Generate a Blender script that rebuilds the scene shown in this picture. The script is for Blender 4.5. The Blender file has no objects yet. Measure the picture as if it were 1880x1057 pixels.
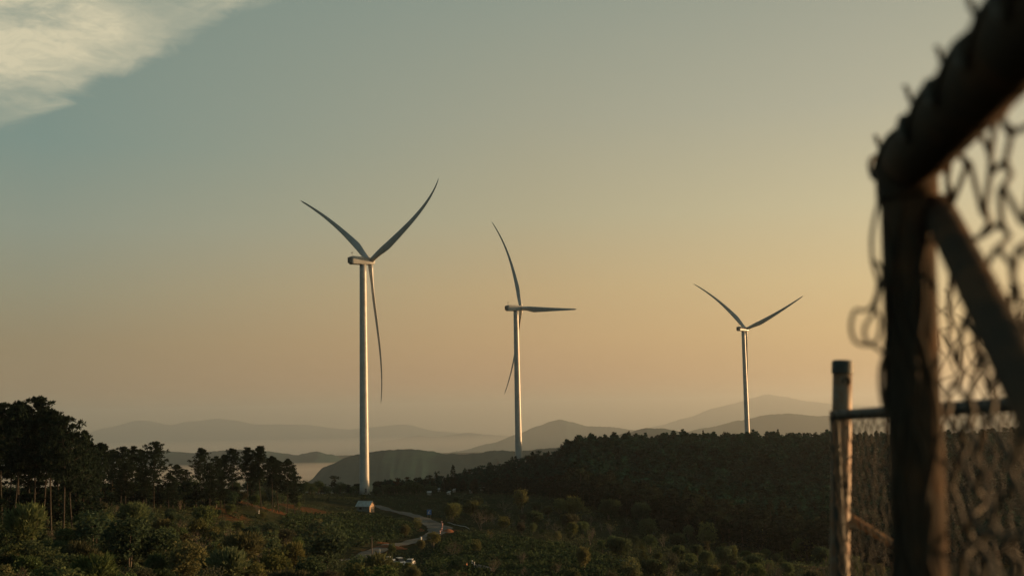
import bpy, math, random
import numpy as np
from mathutils import Vector, Matrix, noise as mn

random.seed(7)
rng = np.random.default_rng(7)
scene = bpy.context.scene
COL = scene.collection
R = math.radians

# ------------------------------------------------------------------ camera geometry
W, H, F = 1880.0, 1057.0, 2200.0
PITCH = math.atan((755 - 528.5) / F)
ROLL = 0.020
CAM = np.array([0.0, 0.0, 41.0])
fw = np.array([0.0, math.cos(PITCH), math.sin(PITCH)])
rt = np.array([1.0, 0.0, 0.0])
up = np.cross(rt, fw)
RT = math.cos(ROLL) * rt - math.sin(ROLL) * up
UP = math.cos(ROLL) * up + math.sin(ROLL) * rt


def ray(px, py):
    v = fw + RT * (px - W / 2) / F - UP * (py - H / 2) / F
    return v / v[1]


def at(px, py, d):
    """the point of the place that lies d metres north of the viewpoint on this bearing"""
    return CAM + ray(px, py) * d


cam_d = bpy.data.cameras.new('camera')
cam = bpy.data.objects.new('camera', cam_d)
COL.objects.link(cam)
m = Matrix.Identity(4)
for i in range(3):
    m[i][0], m[i][1], m[i][2], m[i][3] = RT[i], UP[i], -fw[i], CAM[i]
cam.matrix_world = m
cam_d.sensor_fit = 'HORIZONTAL'
cam_d.sensor_width = 36.0
cam_d.lens = 36.0 * F / W
cam_d.clip_start = 0.05
cam_d.clip_end = 80000
cam_d.dof.use_dof = True
cam_d.dof.focus_distance = 500
cam_d.dof.aperture_fstop = 3.6
scene.camera = cam


# ------------------------------------------------------------------ materials
def lin(c):
    return tuple(((x / 255) / 12.92 if x / 255 <= .04045 else ((x / 255 + .055) / 1.055) ** 2.4) for x in c) + (1.0,)


class NT:
    def __init__(s, tree):
        s.t = tree
        s.n = tree.nodes
        s.l = tree.links

    def new(s, typ, **kw):
        n = s.n.new(typ)
        for k, v in kw.items():
            setattr(n, k, v)
        return n

    def put(s, node, name, val):
        if hasattr(val, 'is_linked') or isinstance(val, bpy.types.NodeSocket):
            s.l.new(val, node.inputs[name])
        else:
            node.inputs[name].default_value = val

    def math(s, op, a, b=None, c=None, clamp=False):
        n = s.new('ShaderNodeMath', operation=op, use_clamp=clamp)
        for i, v in enumerate((a, b, c)):
            if v is not None:
                s.put(n, i, v)
        return n.outputs[0]

    def smooth(s, v, a, b, lo=0.0, hi=1.0):
        n = s.new('ShaderNodeMapRange', interpolation_type='SMOOTHSTEP')
        s.put(n, 0, v)
        for i, x in enumerate((a, b, lo, hi)):
            s.put(n, i + 1, x)
        return n.outputs[0]

    def mix(s, f, a, b, blend='MIX'):
        n = s.new('ShaderNodeMix', data_type='RGBA', blend_type=blend)
        s.put(n, 0, f)
        s.put(n, 6, a)
        s.put(n, 7, b)
        return n.outputs[2]

    def noise(s, vec, scale, detail=4, rough=.55, dist=0.0):
        n = s.new('ShaderNodeTexNoise')
        if vec is not None:
            s.l.new(vec, n.inputs['Vector'])
        n.inputs['Scale'].default_value = scale
        n.inputs['Detail'].default_value = detail
        n.inputs['Roughness'].default_value = rough
        n.inputs['Distortion'].default_value = dist
        return n.outputs['Fac']

    def ramp(s, f, stops):
        n = s.new('ShaderNodeValToRGB')
        e = n.color_ramp.elements
        e[0].position, e[0].color = stops[0]
        e[1].position, e[1].color = stops[-1]
        for p, c in stops[1:-1]:
            x = e.new(p)
            x.color = c
        s.put(n, 0, f)
        return n.outputs[0]


def mat(name):
    mt = bpy.data.materials.new(name)
    mt.use_nodes = True
    nt = NT(mt.node_tree)
    nt.n.clear()
    out = nt.new('ShaderNodeOutputMaterial')
    return mt, nt, out


def principled(name, col, rough=.6, metal=0.0, var=None, vscale=3.0, bump=0.0, coords='Object', spec=.5, lo=.4, hi=.65):
    mt, nt, out = mat(name)
    p = nt.new('ShaderNodeBsdfPrincipled')
    tc = nt.new('ShaderNodeTexCoord').outputs[coords]
    if var is not None:
        f = nt.noise(tc, vscale, 6, .65)
        f = nt.smooth(f, lo, hi)
        nt.put(p, 'Base Color', nt.mix(f, col + (1,), var + (1,)))
    else:
        p.inputs['Base Color'].default_value = col + (1,)
    p.inputs['Roughness'].default_value = rough
    p.inputs['Metallic'].default_value = metal
    p.inputs['Specular IOR Level'].default_value = spec
    if bump:
        b = nt.new('ShaderNodeBump')
        b.inputs['Strength'].default_value = bump
        nt.put(b, 'Height', nt.noise(tc, vscale * 4, 5, .6))
        nt.l.new(b.outputs[0], p.inputs['Normal'])
    nt.l.new(p.outputs[0], out.inputs[0])
    return mt


def leaf_mat(name, col, trans=.35, var=.45, obj_tint=True):
    """leaves: diffuse and see-through light, colour varying by leaf, by plant"""
    mt, nt, out = mat(name)
    at_ = nt.new('ShaderNodeAttribute', attribute_name='tone').outputs['Fac']
    f = nt.math('MULTIPLY_ADD', at_, 2 * var, 1 - var)
    sc = nt.new('ShaderNodeVectorMath', operation='SCALE')
    if obj_tint:
        base = nt.new('ShaderNodeObjectInfo').outputs['Color']
    else:
        base = col + (1,)
    nt.put(sc, 0, base if obj_tint else col)
    nt.put(sc, 'Scale', f)
    d = nt.new('ShaderNodeBsdfDiffuse')
    t = nt.new('ShaderNodeBsdfTranslucent')
    nt.l.new(sc.outputs[0], d.inputs[0])
    nt.l.new(sc.outputs[0], t.inputs[0])
    mx = nt.new('ShaderNodeMixShader')
    mx.inputs[0].default_value = trans
    nt.l.new(d.outputs[0], mx.inputs[1])
    nt.l.new(t.outputs[0], mx.inputs[2])
    nt.l.new(mx.outputs[0], out.inputs[0])
    return mt


M = {}
M['leaf'] = leaf_mat('leaves', (.05, .055, .025))
M['needle'] = leaf_mat('needles', (.03, .04, .02), trans=.2)
M['forest'] = leaf_mat('forest_leaves', (.010, .040, .030), trans=.25, obj_tint=False)
M['tea'] = leaf_mat('tea_leaves', (.042, .066, .032), trans=.25, obj_tint=False)
M['under'] = leaf_mat('undergrowth_leaves', (.052, .070, .038), trans=.3, obj_tint=False)
M['bark'] = principled('pine_bark', (.040, .036, .030), .95, var=(.066, .058, .048), vscale=2.5, spec=.1)
M['twig'] = principled('grey_twigs', (.11, .09, .065), .9, var=(.16, .13, .1), vscale=2)
M['turbine'] = principled('turbine_paint', (.41, .425, .41), .38, var=(.33, .34, .32), vscale=.25, spec=.5)
M['turbine_dark'] = principled('turbine_vent_grey', (.10, .11, .11), .6, var=(.16, .16, .15), vscale=2)
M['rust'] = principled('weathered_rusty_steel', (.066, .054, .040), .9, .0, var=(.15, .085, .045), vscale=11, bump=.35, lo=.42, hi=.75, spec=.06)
M['lit_steel'] = principled('brace_baked_sunlight', (.40, .23, .11), .7, .0, var=(.28, .14, .065), vscale=20, bump=.2, spec=.2)  # bright orange base stands in for sunlight the brace hardly catches
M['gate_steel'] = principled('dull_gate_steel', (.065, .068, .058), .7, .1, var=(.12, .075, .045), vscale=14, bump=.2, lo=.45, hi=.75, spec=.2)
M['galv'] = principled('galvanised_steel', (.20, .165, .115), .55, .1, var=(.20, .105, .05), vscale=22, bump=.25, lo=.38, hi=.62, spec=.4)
M['wire'] = principled('old_fence_wire', (.075, .070, .052), .7, .0, var=(.09, .06, .035), vscale=40, lo=.45, hi=.7, spec=.25)
M['dark_wire'] = principled('rusted_dark_wire', (.075, .066, .050), .8, .0, var=(.10, .065, .04), vscale=40, lo=.45, hi=.7, spec=.1)
M['cap'] = principled('dark_cap', (.045, .065, .06), .6, .1, var=(.06, .06, .05), vscale=30)
M['road'] = principled('pale_road', (.10, .105, .095), .95, var=(.062, .062, .052), vscale=.35, spec=.2)
M['soil'] = principled('red_soil', (.20, .075, .032), .95, var=(.13, .06, .032), vscale=.6, spec=.1)
M['white'] = principled('white_paint', (.75, .74, .7), .5, var=(.6, .59, .55), vscale=2)
M['red'] = principled('red_paint', (.55, .08, .04), .5, var=(.4, .06, .03), vscale=3)
M['orange'] = principled('orange_plastic', (.65, .22, .06), .5, var=(.5, .16, .05), vscale=3)
M['blue'] = principled('blue_sign', (.04, .16, .45), .4, var=(.04, .13, .36), vscale=3)
M['hut_wall'] = principled('hut_wall', (.17, .19, .17), .9, var=(.11, .125, .115), vscale=1.2)
M['hut_gable_sunlit'] = principled('hut_gable_sunlit', (.42, .30, .19), .9, var=(.3, .2, .13), vscale=1.5)  # low sun on this end wall is put into its warm colour
M['hut_roof'] = principled('hut_roof', (.36, .40, .39), .55, .1, var=(.26, .27, .25), vscale=.8)
M['dark'] = principled('dark_opening', (.02, .02, .02), .7, var=(.03, .028, .025), vscale=2)
M['car_paint'] = principled('car_paint', (.55, .55, .53), .35, var=(.48, .47, .45), vscale=2)
M['concrete'] = principled('concrete', (.34, .32, .28), .9, var=(.22, .2, .17), vscale=1.5)
M['shed'] = principled('pale_sheeting', (.26, .28, .27), .6, var=(.17, .18, .17), vscale=1)
M['glass'] = principled('car_glass', (.03, .035, .035), .15, var=(.04, .04, .04), vscale=1)
M['tyre'] = principled('tyre', (.02, .02, .02), .9, var=(.03, .03, .028), vscale=3)
M['wood'] = principled('pole_wood', (.12, .10, .08), .9, var=(.18, .15, .12), vscale=3)


# ------------------------------------------------------------------ mesh helpers
class MB:
    def __init__(s):
        s.v, s.f, s.mi, s.tone, s.n = [], [], [], [], 0

    def add(s, verts, faces, mi=0, tone=None):
        s.v.append(np.asarray(verts, float).reshape(-1, 3))
        s.f += [tuple(int(i) + s.n for i in f) for f in faces]
        s.mi += [mi] * len(faces)
        s.tone += ([.5] * len(faces) if tone is None else list(tone))
        s.n += len(s.v[-1])

    def tube(s, pts, rad, sides=8, mi=0, cap=True, tone=None):
        P = np.asarray(pts, float)
        n = len(P)
        rad = np.full(n, rad) if np.isscalar(rad) else np.asarray(rad, float)
        T = np.gradient(P, axis=0)
        T /= np.linalg.norm(T, axis=1)[:, None] + 1e-12
        ref = np.array([0, 0, 1.0]) if abs(T[0][2]) < .9 else np.array([1.0, 0, 0])
        u = np.cross(T[0], ref)
        u /= np.linalg.norm(u)
        V = []
        a = np.arange(sides) * 2 * math.pi / sides
        for i in range(n):
            u = u - T[i] * (u @ T[i])
            u /= np.linalg.norm(u) + 1e-12
            w = np.cross(T[i], u)
            V.append(P[i] + rad[i] * (np.cos(a)[:, None] * u + np.sin(a)[:, None] * w))
        F_ = []
        for i in range(n - 1):
            for k in range(sides):
                k2 = (k + 1) % sides
                F_.append((i * sides + k, i * sides + k2, (i + 1) * sides + k2, (i + 1) * sides + k))
        if cap:
            F_.append(tuple(range(sides))[::-1])
            F_.append(tuple((n - 1) * sides + k for k in range(sides)))
        s.add(np.concatenate(V), F_, mi, None if tone is None else [tone] * len(F_))

    def box(s, c, size, mi=0, rot=None, taper=(1, 1)):
        x, y, z = np.array(size) / 2
        V = np.array([(sx * x * (taper[0] if sz > 0 else 1), sy * y * (taper[1] if sz > 0 else 1), sz * z)
                      for sz in (-1, 1) for sy in (-1, 1) for sx in (-1, 1)])
        if rot is not None:
            V = V @ np.array(rot).T
        s.add(V + np.array(c), [(0, 2, 3, 1), (4, 5, 7, 6), (0, 1, 5, 4), (2, 6, 7, 3), (0, 4, 6, 2), (1, 3, 7, 5)], mi)

    def quads(s, C, A, B, mi=0, tone=None):
        """one leaf per row: centre C, half-axes A and B"""
        n = len(C)
        V = np.stack([C - A - B * .35, C - B * 0 + A * 0 - B, C + A - B * .0, C + B], 1)
        V[:, 0] = C - A
        V = V.reshape(-1, 3)
        F_ = np.arange(4 * n).reshape(n, 4).tolist()
        s.add(V, F_, mi, tone)

    def build(s, name, mats, parent=None, smooth=False, link=True, mesh_only=False):
        me = bpy.data.meshes.new(name)
        me.from_pydata(np.concatenate(s.v).tolist(), [], s.f)
        if not isinstance(mats, (list, tuple)):
            mats = [mats]
        for x in mats:
            me.materials.append(x)
        me.polygons.foreach_set('material_index', s.mi)
        if smooth:
            me.polygons.foreach_set('use_smooth', [True] * len(s.f))
        a = me.attributes.new('tone', 'FLOAT', 'FACE')
        a.data.foreach_set('value', np.asarray(s.tone, np.float32))
        me.update()
        if mesh_only:
            return me
        return link_obj(name, me, parent)


def link_obj(name, me, parent=None):
    o = bpy.data.objects.new(name, me)
    COL.objects.link(o)
    if parent is not None:
        o.parent = parent
    return o


def tag(o, label=None, cat=None, group=None, kind=None):
    if label:
        o['label'] = label
    if cat:
        o['category'] = cat
    if group:
        o['group'] = group
    if kind:
        o['kind'] = kind
    return o


def empty(name, loc, label, cat, group=None, rz=0.0):
    o = bpy.data.objects.new(name, None)
    COL.objects.link(o)
    o.location = Vector(loc)
    o.rotation_euler = (0, 0, rz)
    o.empty_display_size = .5
    return tag(o, label, cat, group)


def rotz(a):
    return np.array([[math.cos(a), -math.sin(a), 0], [math.sin(a), math.cos(a), 0], [0, 0, 1.0]])


# ------------------------------------------------------------------ terrain
CP = []  # control points x, y, z


def cp(px, py, d, dz=0.0):
    p = at(px, py, d)
    CP.append((p[0], p[1], p[2] + dz))


for a_ in [(0, 1057, 120, -2.5), (-500, 1057, 120, -2), (350, 1057, 130, -2.5), (700, 1057, 210, -3), (1000, 1057, 250, -2), (1300, 1057, 250, -2.5),
           (1520, 1057, 240, -2.5), (1880, 1057, 240, -2), (2400, 1057, 240, 0),
           (0, 967, 195, 0), (120, 965, 200, 0), (0, 990, 165, -2), (-400, 960, 200, 0), (250, 932, 325, 0), (450, 922, 370, 0), (300, 980, 220, -2.5),
           (180, 950, 250, -1), (370, 945, 320, -1), (-300, 915, 330, 0),
           (560, 908, 520, 0), (672, 906, 604, 0), (600, 909, 560, 0), (720, 908, 600, 0), (673, 938, 500, 0), (520, 930, 430, 0),
           (700, 934, 508, 0), (740, 943, 480, 0), (780, 953, 460, 0), (806, 966, 435, 0), (800, 981, 405, 0), (750, 998, 375, 0), (690, 1014, 345, 0),
           (560, 945, 420, 0), (650, 985, 385, 0), (560, 1000, 330, -2),
           (850, 985, 390, 0), (1000, 1000, 350, 0), (1150, 1032, 300, 0), (735, 1036, 290, 0), (850, 1040, 285, 0),
           (850, 920, 560, 0), (900, 905, 640, 0), (1080, 935, 520, 0), (1300, 990, 440, -1), (1520, 1034, 380, -1), (1880, 1045, 370, 0), (2400, 1040, 380, 0),
           (953, 859, 833, 0), (1080, 855, 720, 0), (1040, 838, 840, -4), (1200, 826, 860, -2), (1370, 824, 890, -2), (1520, 826, 900, -2), (1880, 822, 900, 0), (2400, 800, 900, 0),
           (1370, 842, 1094, 0), (1100, 895, 620, 0), (1300, 925, 600, 0), (1500, 945, 560, 0), (1800, 950, 560, 0), (960, 885, 720, 0), (850, 893, 690, 0), (750, 900, 680, 0),
           (600, 905, 640, 0), (300, 905, 620, -8), (0, 905, 620, -10), (-500, 900, 620, -10)]:
    cp(*a_)
for a_, d_, z_ in [(-40, 4, 39.3), (40, 4, 39.4), (120, 4, 39.5), (200, 4, 39.4), (0, 9, 38.0), (-60, 15, 37.4), (60, 12, 38.8), (180, 15, 39), (0, 25, 34.6), (-35, 30, 34), (35, 30, 34.5),
                   (0, 60, 28.5), (-30, 60, 28), (30, 60, 29), (80, 60, 36), (140, 60, 39), (-120, 60, 36), (100, 200, 30), (75, 300, 16), (180, 250, 30), (-90, 200, 26), (-130, 250, 26),
                   (90, 700, 8), (60, 700, 0), (-60, 700, 5), (150, 700, 10), (-120, 700, 8),
                   (-28, 950, -45), (-18, 950, -42), (-8, 950, -40), (-45, 950, -45), (3, 1150, -40), (-12, 1200, -60), (12, 1250, -30), (25, 1200, -30), (45, 1100, -20)]:
    CP.append((d_ * math.sin(R(a_)), d_ * math.cos(R(a_)), z_))
CP = np.array(CP)


def soft(r):
    return np.sqrt(r * r + 25.0 ** 2)


_D = np.linalg.norm(CP[:, None, :2] - CP[None, :, :2], axis=2)
_W = np.linalg.solve(-soft(_D) + np.eye(len(CP)) * .8, CP[:, 2] - 8.0)


def sstep(a, b, x):
    t = np.clip((x - a) / (b - a), 0, 1)
    return t * t * (3 - 2 * t)


def terrain(x, y):
    x = np.atleast_1d(np.asarray(x, float))
    y = np.atleast_1d(np.asarray(y, float))
    out = np.empty(len(x))
    for i in range(0, len(x), 20000):
        xs, ys = x[i:i + 20000], y[i:i + 20000]
        dd = np.hypot(xs[:, None] - CP[None, :, 0], ys[:, None] - CP[None, :, 1])
        out[i:i + 20000] = (-soft(dd)) @ _W + 8.0
    r = np.hypot(x, y)
    far = np.minimum(-70 - 190 * sstep(1300, 3200, r), 41 - .033 * r)
    t = sstep(950, 1500, r)
    out = out * (1 - t) + far * t
    n = (np.sin(x * .061 + 1.3) * np.sin(y * .047 + .4) * .5 + np.sin(x * .13 + y * .09) * np.sin(y * .17 - x * .05) * .25
         + np.sin(x * .33 - y * .21 + 2) * np.sin(x * .19 + y * .41) * .12)
    return out + n * sstep(30, 150, r) * 1.2


def tz(x, y):
    return float(terrain(x, y)[0])


_HT = np.concatenate([np.arange(100, 700, 4.0), np.arange(700, 1100, 10.0)])


def hit(px, py):
    """where this bearing meets the ground"""
    v = ray(px, py)
    P = CAM + _HT[:, None] * v
    g = terrain(P[:, 0], P[:, 1])
    below = np.nonzero(P[:, 2] < g)[0]
    if len(below) == 0:
        return None
    i = below[0]
    if i == 0:
        d = _HT[0]
    else:
        a, b = P[i - 1, 2] - g[i - 1], g[i] - P[i, 2]
        d = _HT[i - 1] + (_HT[i] - _HT[i - 1]) * a / (a + b + 1e-9)
    p = CAM + v * d
    return np.array([p[0], p[1], tz(p[0], p[1])])


def ground_pt(px, d):
    v = ray(px, 880)
    x, y = v[0] * d, d
    return np.array([x, y, tz(x, y)])


def proj(P):
    d = np.asarray(P) - CAM
    z = d @ fw
    return np.stack([W / 2 + F * (d @ RT) / z, H / 2 - F * (d @ UP) / z], -1)


# road line (pixel bearing, distance) -> x, y
def catmull(P, n=14):
    P = np.asarray(P, float)
    P = np.vstack([2 * P[0] - P[1], P, 2 * P[-1] - P[-2]])
    out = []
    for i in range(1, len(P) - 2):
        for t in np.arange(n) / n:
            out.append(.5 * ((2 * P[i]) + (-P[i - 1] + P[i + 1]) * t + (2 * P[i - 1] - 5 * P[i] + 4 * P[i + 1] - P[i + 2]) * t ** 2
                             + (-P[i - 1] + 3 * P[i] - 3 * P[i + 1] + P[i + 2]) * t ** 3))
    out.append(P[-2])
    return np.array(out)


ROADPX = [(690, 929, 516), (705, 934, 506), (740, 943, 480), (775, 953, 458), (803, 964, 437), (807, 973, 420), (795, 983, 402), (765, 994, 382), (730, 1003, 364), (690, 1013, 346), (640, 1030, 320), (600, 1050, 295)]
ROAD = catmull([at(*p)[:2] for p in ROADPX])


def road_dist(x, y):
    return np.min(np.hypot(np.asarray(x)[:, None] - ROAD[None, :, 0], np.asarray(y)[:, None] - ROAD[None, :, 1]), axis=1)


def build_terrain():
    az = np.concatenate([np.arange(-180, -42, 6.0), np.arange(-42, -26, .5), np.arange(-26, 26, .13), np.arange(26, 42, .5), np.arange(42, 180, 6.0)])
    rr = np.concatenate([[.4, .9, 1.6, 2.5, 3.5, 5, 7, 9, 12, 16, 20, 25, 30, 36, 43, 50, 58, 66, 75, 84, 93], np.arange(102, 660, 3.0), np.arange(660, 1000, 6.0),
                         np.geomspace(1000, 50000, 70)])
    A, Q = np.meshgrid(np.radians(az), rr)
    X, Y = (Q * np.sin(A)).ravel(), (Q * np.cos(A)).ravel()
    Z = terrain(X, Y)
    na, nr = len(az), len(rr)
    V = np.stack([X, Y, Z], 1)
    i = np.arange(nr - 1)[:, None] * na
    j = np.arange(na)[None, :]
    j2 = (j + 1) % na
    Fq = np.stack([i + j, i + na + j, i + na + j2, i + j2], -1).reshape(-1, 4)
    c = len(V)
    V = np.vstack([V, [[0, 0, tz(0, 0)]]])
    Fs = Fq.tolist() + [(c, k, (k + 1) % na) for k in range(na)]
    me = bpy.data.meshes.new('ground')
    me.from_pydata(V.tolist(), [], Fs)
    me.polygons.foreach_set('use_smooth', [True] * len(Fs))
    soil = np.zeros(len(V), np.float32)
    near = (np.hypot(V[:, 0], V[:, 1]) < 700) & (V[:, 1] > 200)
    rd = np.full(len(V), 99.0)
    rd[near] = road_dist(V[near, 0], V[near, 1])
    soil = np.maximum(soil, .45 * (1 - sstep(4.0, 7.0, rd)))
    for px, d, rad, s in [(822, 420, 7, 1), (716, 366, 8, .75), (480, 390, 30, .75), (545, 440, 22, .55), (410, 345, 14, .5), (60, 205, 22, .45), (640, 575, 22, .35), (790, 585, 14, .4), (1465, 330, 9, .9), (1490, 318, 5, .8), (590, 540, 18, .35)]:
        p = ground_pt(px, d)
        q = np.hypot(V[:, 0] - p[0], (V[:, 1] - p[1]))
        soil = np.maximum(soil, s * (1 - sstep(rad * .4, rad, q)))
    a = me.attributes.new('soil', 'FLOAT', 'POINT')
    a.data.foreach_set('value', soil.astype(np.float32))
    mt, nt, out = mat('hillside_ground')
    pos = nt.new('ShaderNodeNewGeometry').outputs['Position']
    n1 = nt.smooth(nt.noise(pos, .035, 6, .6), .38, .62)
    n2 = nt.smooth(nt.noise(pos, .45, 5, .7), .35, .7)
    c1 = nt.mix(n1, (.017, .027, .014, 1), (.032, .036, .019, 1))
    c2 = nt.mix(nt.math('MULTIPLY', n2, .5), c1, (.052, .050, .028, 1))
    so = nt.new('ShaderNodeAttribute', attribute_name='soil').outputs['Fac']
    n3 = nt.noise(pos, .5, 6, .7)
    sf = nt.smooth(nt.math('ADD', so, nt.math('MULTIPLY_ADD', n3, .9, -.45)), .35, .75)
    col = nt.mix(sf, c2, nt.mix(n2, (.15, .062, .028, 1), (.10, .055, .030, 1)))
    b = nt.new('ShaderNodeBump')
    b.inputs['Strength'].default_value = .8
    b.inputs['Distance'].default_value = .6
    nt.put(b, 'Height', nt.noise(pos, .9, 6, .7))
    d = nt.new('ShaderNodeBsdfDiffuse')
    nt.l.new(col, d.inputs[0])
    nt.l.new(b.outputs[0], d.inputs['Normal'])
    nt.l.new(d.outputs[0], out.inputs[0])
    me.materials.append(mt)
    o = link_obj('ground', me)
    tag(o, kind='structure')


build_terrain()


def build_road():
    w = np.interp(np.arange(len(ROAD)), [0, 14, 42, 64, 90, 150], [4.2, 4.6, 6.8, 9.0, 5.0, 4.6]) / 2
    T = np.gradient(ROAD, axis=0)
    T /= np.linalg.norm(T, axis=1)[:, None]
    Nn = np.stack([-T[:, 1], T[:, 0]], 1)
    mb = MB()
    V, k = [], 7
    for i in range(len(ROAD)):
        for s in np.linspace(-1, 1, k):
            ww = w[i] * (1 + .06 * math.sin(i * .9 + s * 2))
            p = ROAD[i] + Nn[i] * s * ww
            V.append((p[0], p[1], tz(p[0], p[1]) + .28 - .05 * s * s))
    Fs = [(i * k + j, i * k + j + 1, (i + 1) * k + j + 1, (i + 1) * k + j) for i in range(len(ROAD) - 1) for j in range(k - 1)]
    mb.add(V, Fs)
    tag(mb.build('road', M['road'], smooth=True), kind='structure')


build_road()


# ------------------------------------------------------------------ far hills
def fbm(x, y, z=0.0, o=4):
    s, a, f_ = 0, .5, 1.0
    for _ in range(o):
        s += a * mn.noise(Vector((x * f_, y * f_, z + f_ * 1.7)))
        a *= .5
        f_ *= 2.0
    return s


def hill_mat(name, c1, c2, sc):
    return principled(name, c1, 1.0, var=c2, vscale=sc, spec=0.0)


M['hill'] = hill_mat('wooded_hill', (.018, .056, .052), (.028, .066, .056), .02)  # bluish lift of distant haze put into the base colour
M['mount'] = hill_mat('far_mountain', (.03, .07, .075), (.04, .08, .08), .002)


def hill(name, d, pts, zbase, depth, bump, material, n=180, rough=.12, seed=0, k=26):
    pts = np.array(pts, float)
    px = np.linspace(pts[0, 0], pts[-1, 0], n)
    # monotone-ish smooth interpolation of the crest
    t = np.interp(px, pts[:, 0], np.arange(len(pts)))
    i0 = np.clip(t.astype(int), 0, len(pts) - 2)
    f_ = t - i0
    f_ = f_ * f_ * (3 - 2 * f_) * .6 + f_ * .4
    py = pts[i0, 1] * (1 - f_) + pts[i0 + 1, 1] * f_
    V = []
    zbase = min(zbase - 70, 41 - .036 * (d + depth))
    ss = np.linspace(-1, 1, k)
    for i in range(n):
        P = at(px[i], py[i], d)
        for s in ss:
            y = P[1] + s * depth * (1 + .25 * math.sin(px[i] * .011 + seed))
            x = P[0] * (y / d) ** .5
            sft = 70 * fbm(px[i] * .012, s * 1.6 + seed, 8.0, 3) * min(1, abs(s) * 2.5)
            zc = P[2] - (np.interp(px[i] + sft, px, py) - py[i]) * d / F
            prof = (1 - abs(s) ** 1.25)
            prof = max(prof, 0) ** 1.1
            h = zbase + (zc - zbase) * prof
            sh = min(1, abs(s) * 3)
            h += sh * (P[2] - zbase) * rough * fbm(x / (depth * .45), y / (depth * .45), seed + 3.0, 4) * (1 - abs(s)) * 2
            if bump:
                h += bump * (fbm(x / (bump * 4.0), y / (bump * 4.0), seed, 3))
            V.append((x, y, h))
    Fs = [(i * k + j, (i + 1) * k + j, (i + 1) * k + j + 1, i * k + j + 1) for i in range(n - 1) for j in range(k - 1)]
    mb = MB()
    mb.add(V, Fs)
    o = mb.build(name, material, smooth=True)
    tag(o, kind='structure')
    return o


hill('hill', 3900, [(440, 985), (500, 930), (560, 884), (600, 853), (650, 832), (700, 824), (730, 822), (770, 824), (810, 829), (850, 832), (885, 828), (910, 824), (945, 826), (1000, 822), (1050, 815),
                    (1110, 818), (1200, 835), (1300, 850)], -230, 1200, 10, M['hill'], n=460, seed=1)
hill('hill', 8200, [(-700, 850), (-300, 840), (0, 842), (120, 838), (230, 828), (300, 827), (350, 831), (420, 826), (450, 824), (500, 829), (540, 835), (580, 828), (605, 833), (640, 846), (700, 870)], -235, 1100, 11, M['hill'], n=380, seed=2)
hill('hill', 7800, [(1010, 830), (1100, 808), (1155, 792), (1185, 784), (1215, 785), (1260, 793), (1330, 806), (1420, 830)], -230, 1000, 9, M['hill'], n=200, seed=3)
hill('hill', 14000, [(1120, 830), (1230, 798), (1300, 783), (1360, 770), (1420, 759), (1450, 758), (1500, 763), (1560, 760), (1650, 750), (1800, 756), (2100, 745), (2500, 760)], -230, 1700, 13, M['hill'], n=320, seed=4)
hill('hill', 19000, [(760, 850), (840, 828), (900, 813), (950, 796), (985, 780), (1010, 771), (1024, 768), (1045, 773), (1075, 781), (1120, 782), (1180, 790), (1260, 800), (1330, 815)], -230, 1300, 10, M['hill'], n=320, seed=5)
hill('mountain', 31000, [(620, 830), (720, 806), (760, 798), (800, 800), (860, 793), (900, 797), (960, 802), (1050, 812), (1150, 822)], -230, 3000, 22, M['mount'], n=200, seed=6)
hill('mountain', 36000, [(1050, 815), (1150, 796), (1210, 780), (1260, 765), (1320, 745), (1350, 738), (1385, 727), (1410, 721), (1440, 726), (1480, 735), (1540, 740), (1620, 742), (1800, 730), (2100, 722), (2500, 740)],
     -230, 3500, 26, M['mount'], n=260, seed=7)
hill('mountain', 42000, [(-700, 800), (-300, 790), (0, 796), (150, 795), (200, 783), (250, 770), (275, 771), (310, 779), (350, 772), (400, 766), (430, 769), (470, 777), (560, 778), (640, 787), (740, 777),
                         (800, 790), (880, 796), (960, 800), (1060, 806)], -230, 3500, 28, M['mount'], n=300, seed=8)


# ------------------------------------------------------------------ fog and haze volumes
def volume_mat(name, col, density, aniso=0.0):
    mt, nt, out = mat(name)
    v = nt.new('ShaderNodeVolumePrincipled')
    v.inputs['Color'].default_value = col + (1,)
    v.inputs['Density'].default_value = density
    v.inputs['Anisotropy'].default_value = aniso
    nt.l.new(v.outputs[0], out.inputs['Volume'])
    return mt


mb = MB()
mb.box((0, 0, -620), (104000, 104000, 2200))
hz = mb.build('haze', volume_mat('haze_air', (.88, .94, .95), 5e-5, .72))
tag(hz, kind='stuff')


def fog_bank(x0=-3600, x1=250, y0=2900, y1=4700, zt=-200, rise=48, zb=-262, mt=None):
    nx, ny = 40, 24
    X = np.linspace(x0, x1, nx)
    Y = np.linspace(y0, y1, ny)
    V = []
    for y in Y:
        for x in X:
            e = min(1, (min(x - X[0], X[-1] - x) / 300), (min(y - Y[0], Y[-1] - y) / 250))
            V.append((x, y, zt + rise * max(0, e) ** .5 + 14 * fbm(x / 260, y / 260, 5.0)))
    n = len(V)
    V += [(x, y, zb) for y in Y for x in X]
    Fs = []
    for j in range(ny - 1):
        for i in range(nx - 1):
            a = j * nx + i
            Fs.append((a, a + 1, a + nx + 1, a + nx))
            Fs.append((n + a, n + a + nx, n + a + nx + 1, n + a + 1))
    for i in range(nx - 1):
        Fs.append((i, n + i, n + i + 1, i + 1))
        a = (ny - 1) * nx + i
        Fs.append((a, a + 1, n + a + 1, n + a))
    for j in range(ny - 1):
        a = j * nx
        Fs.append((a, a + nx, n + a + nx, n + a))
        a = j * nx + nx - 1
        Fs.append((a, n + a, n + a + nx, a + nx))
    mb = MB()
    mb.add(V, Fs)
    tag(mb.build('fog', mt), kind='stuff')


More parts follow.
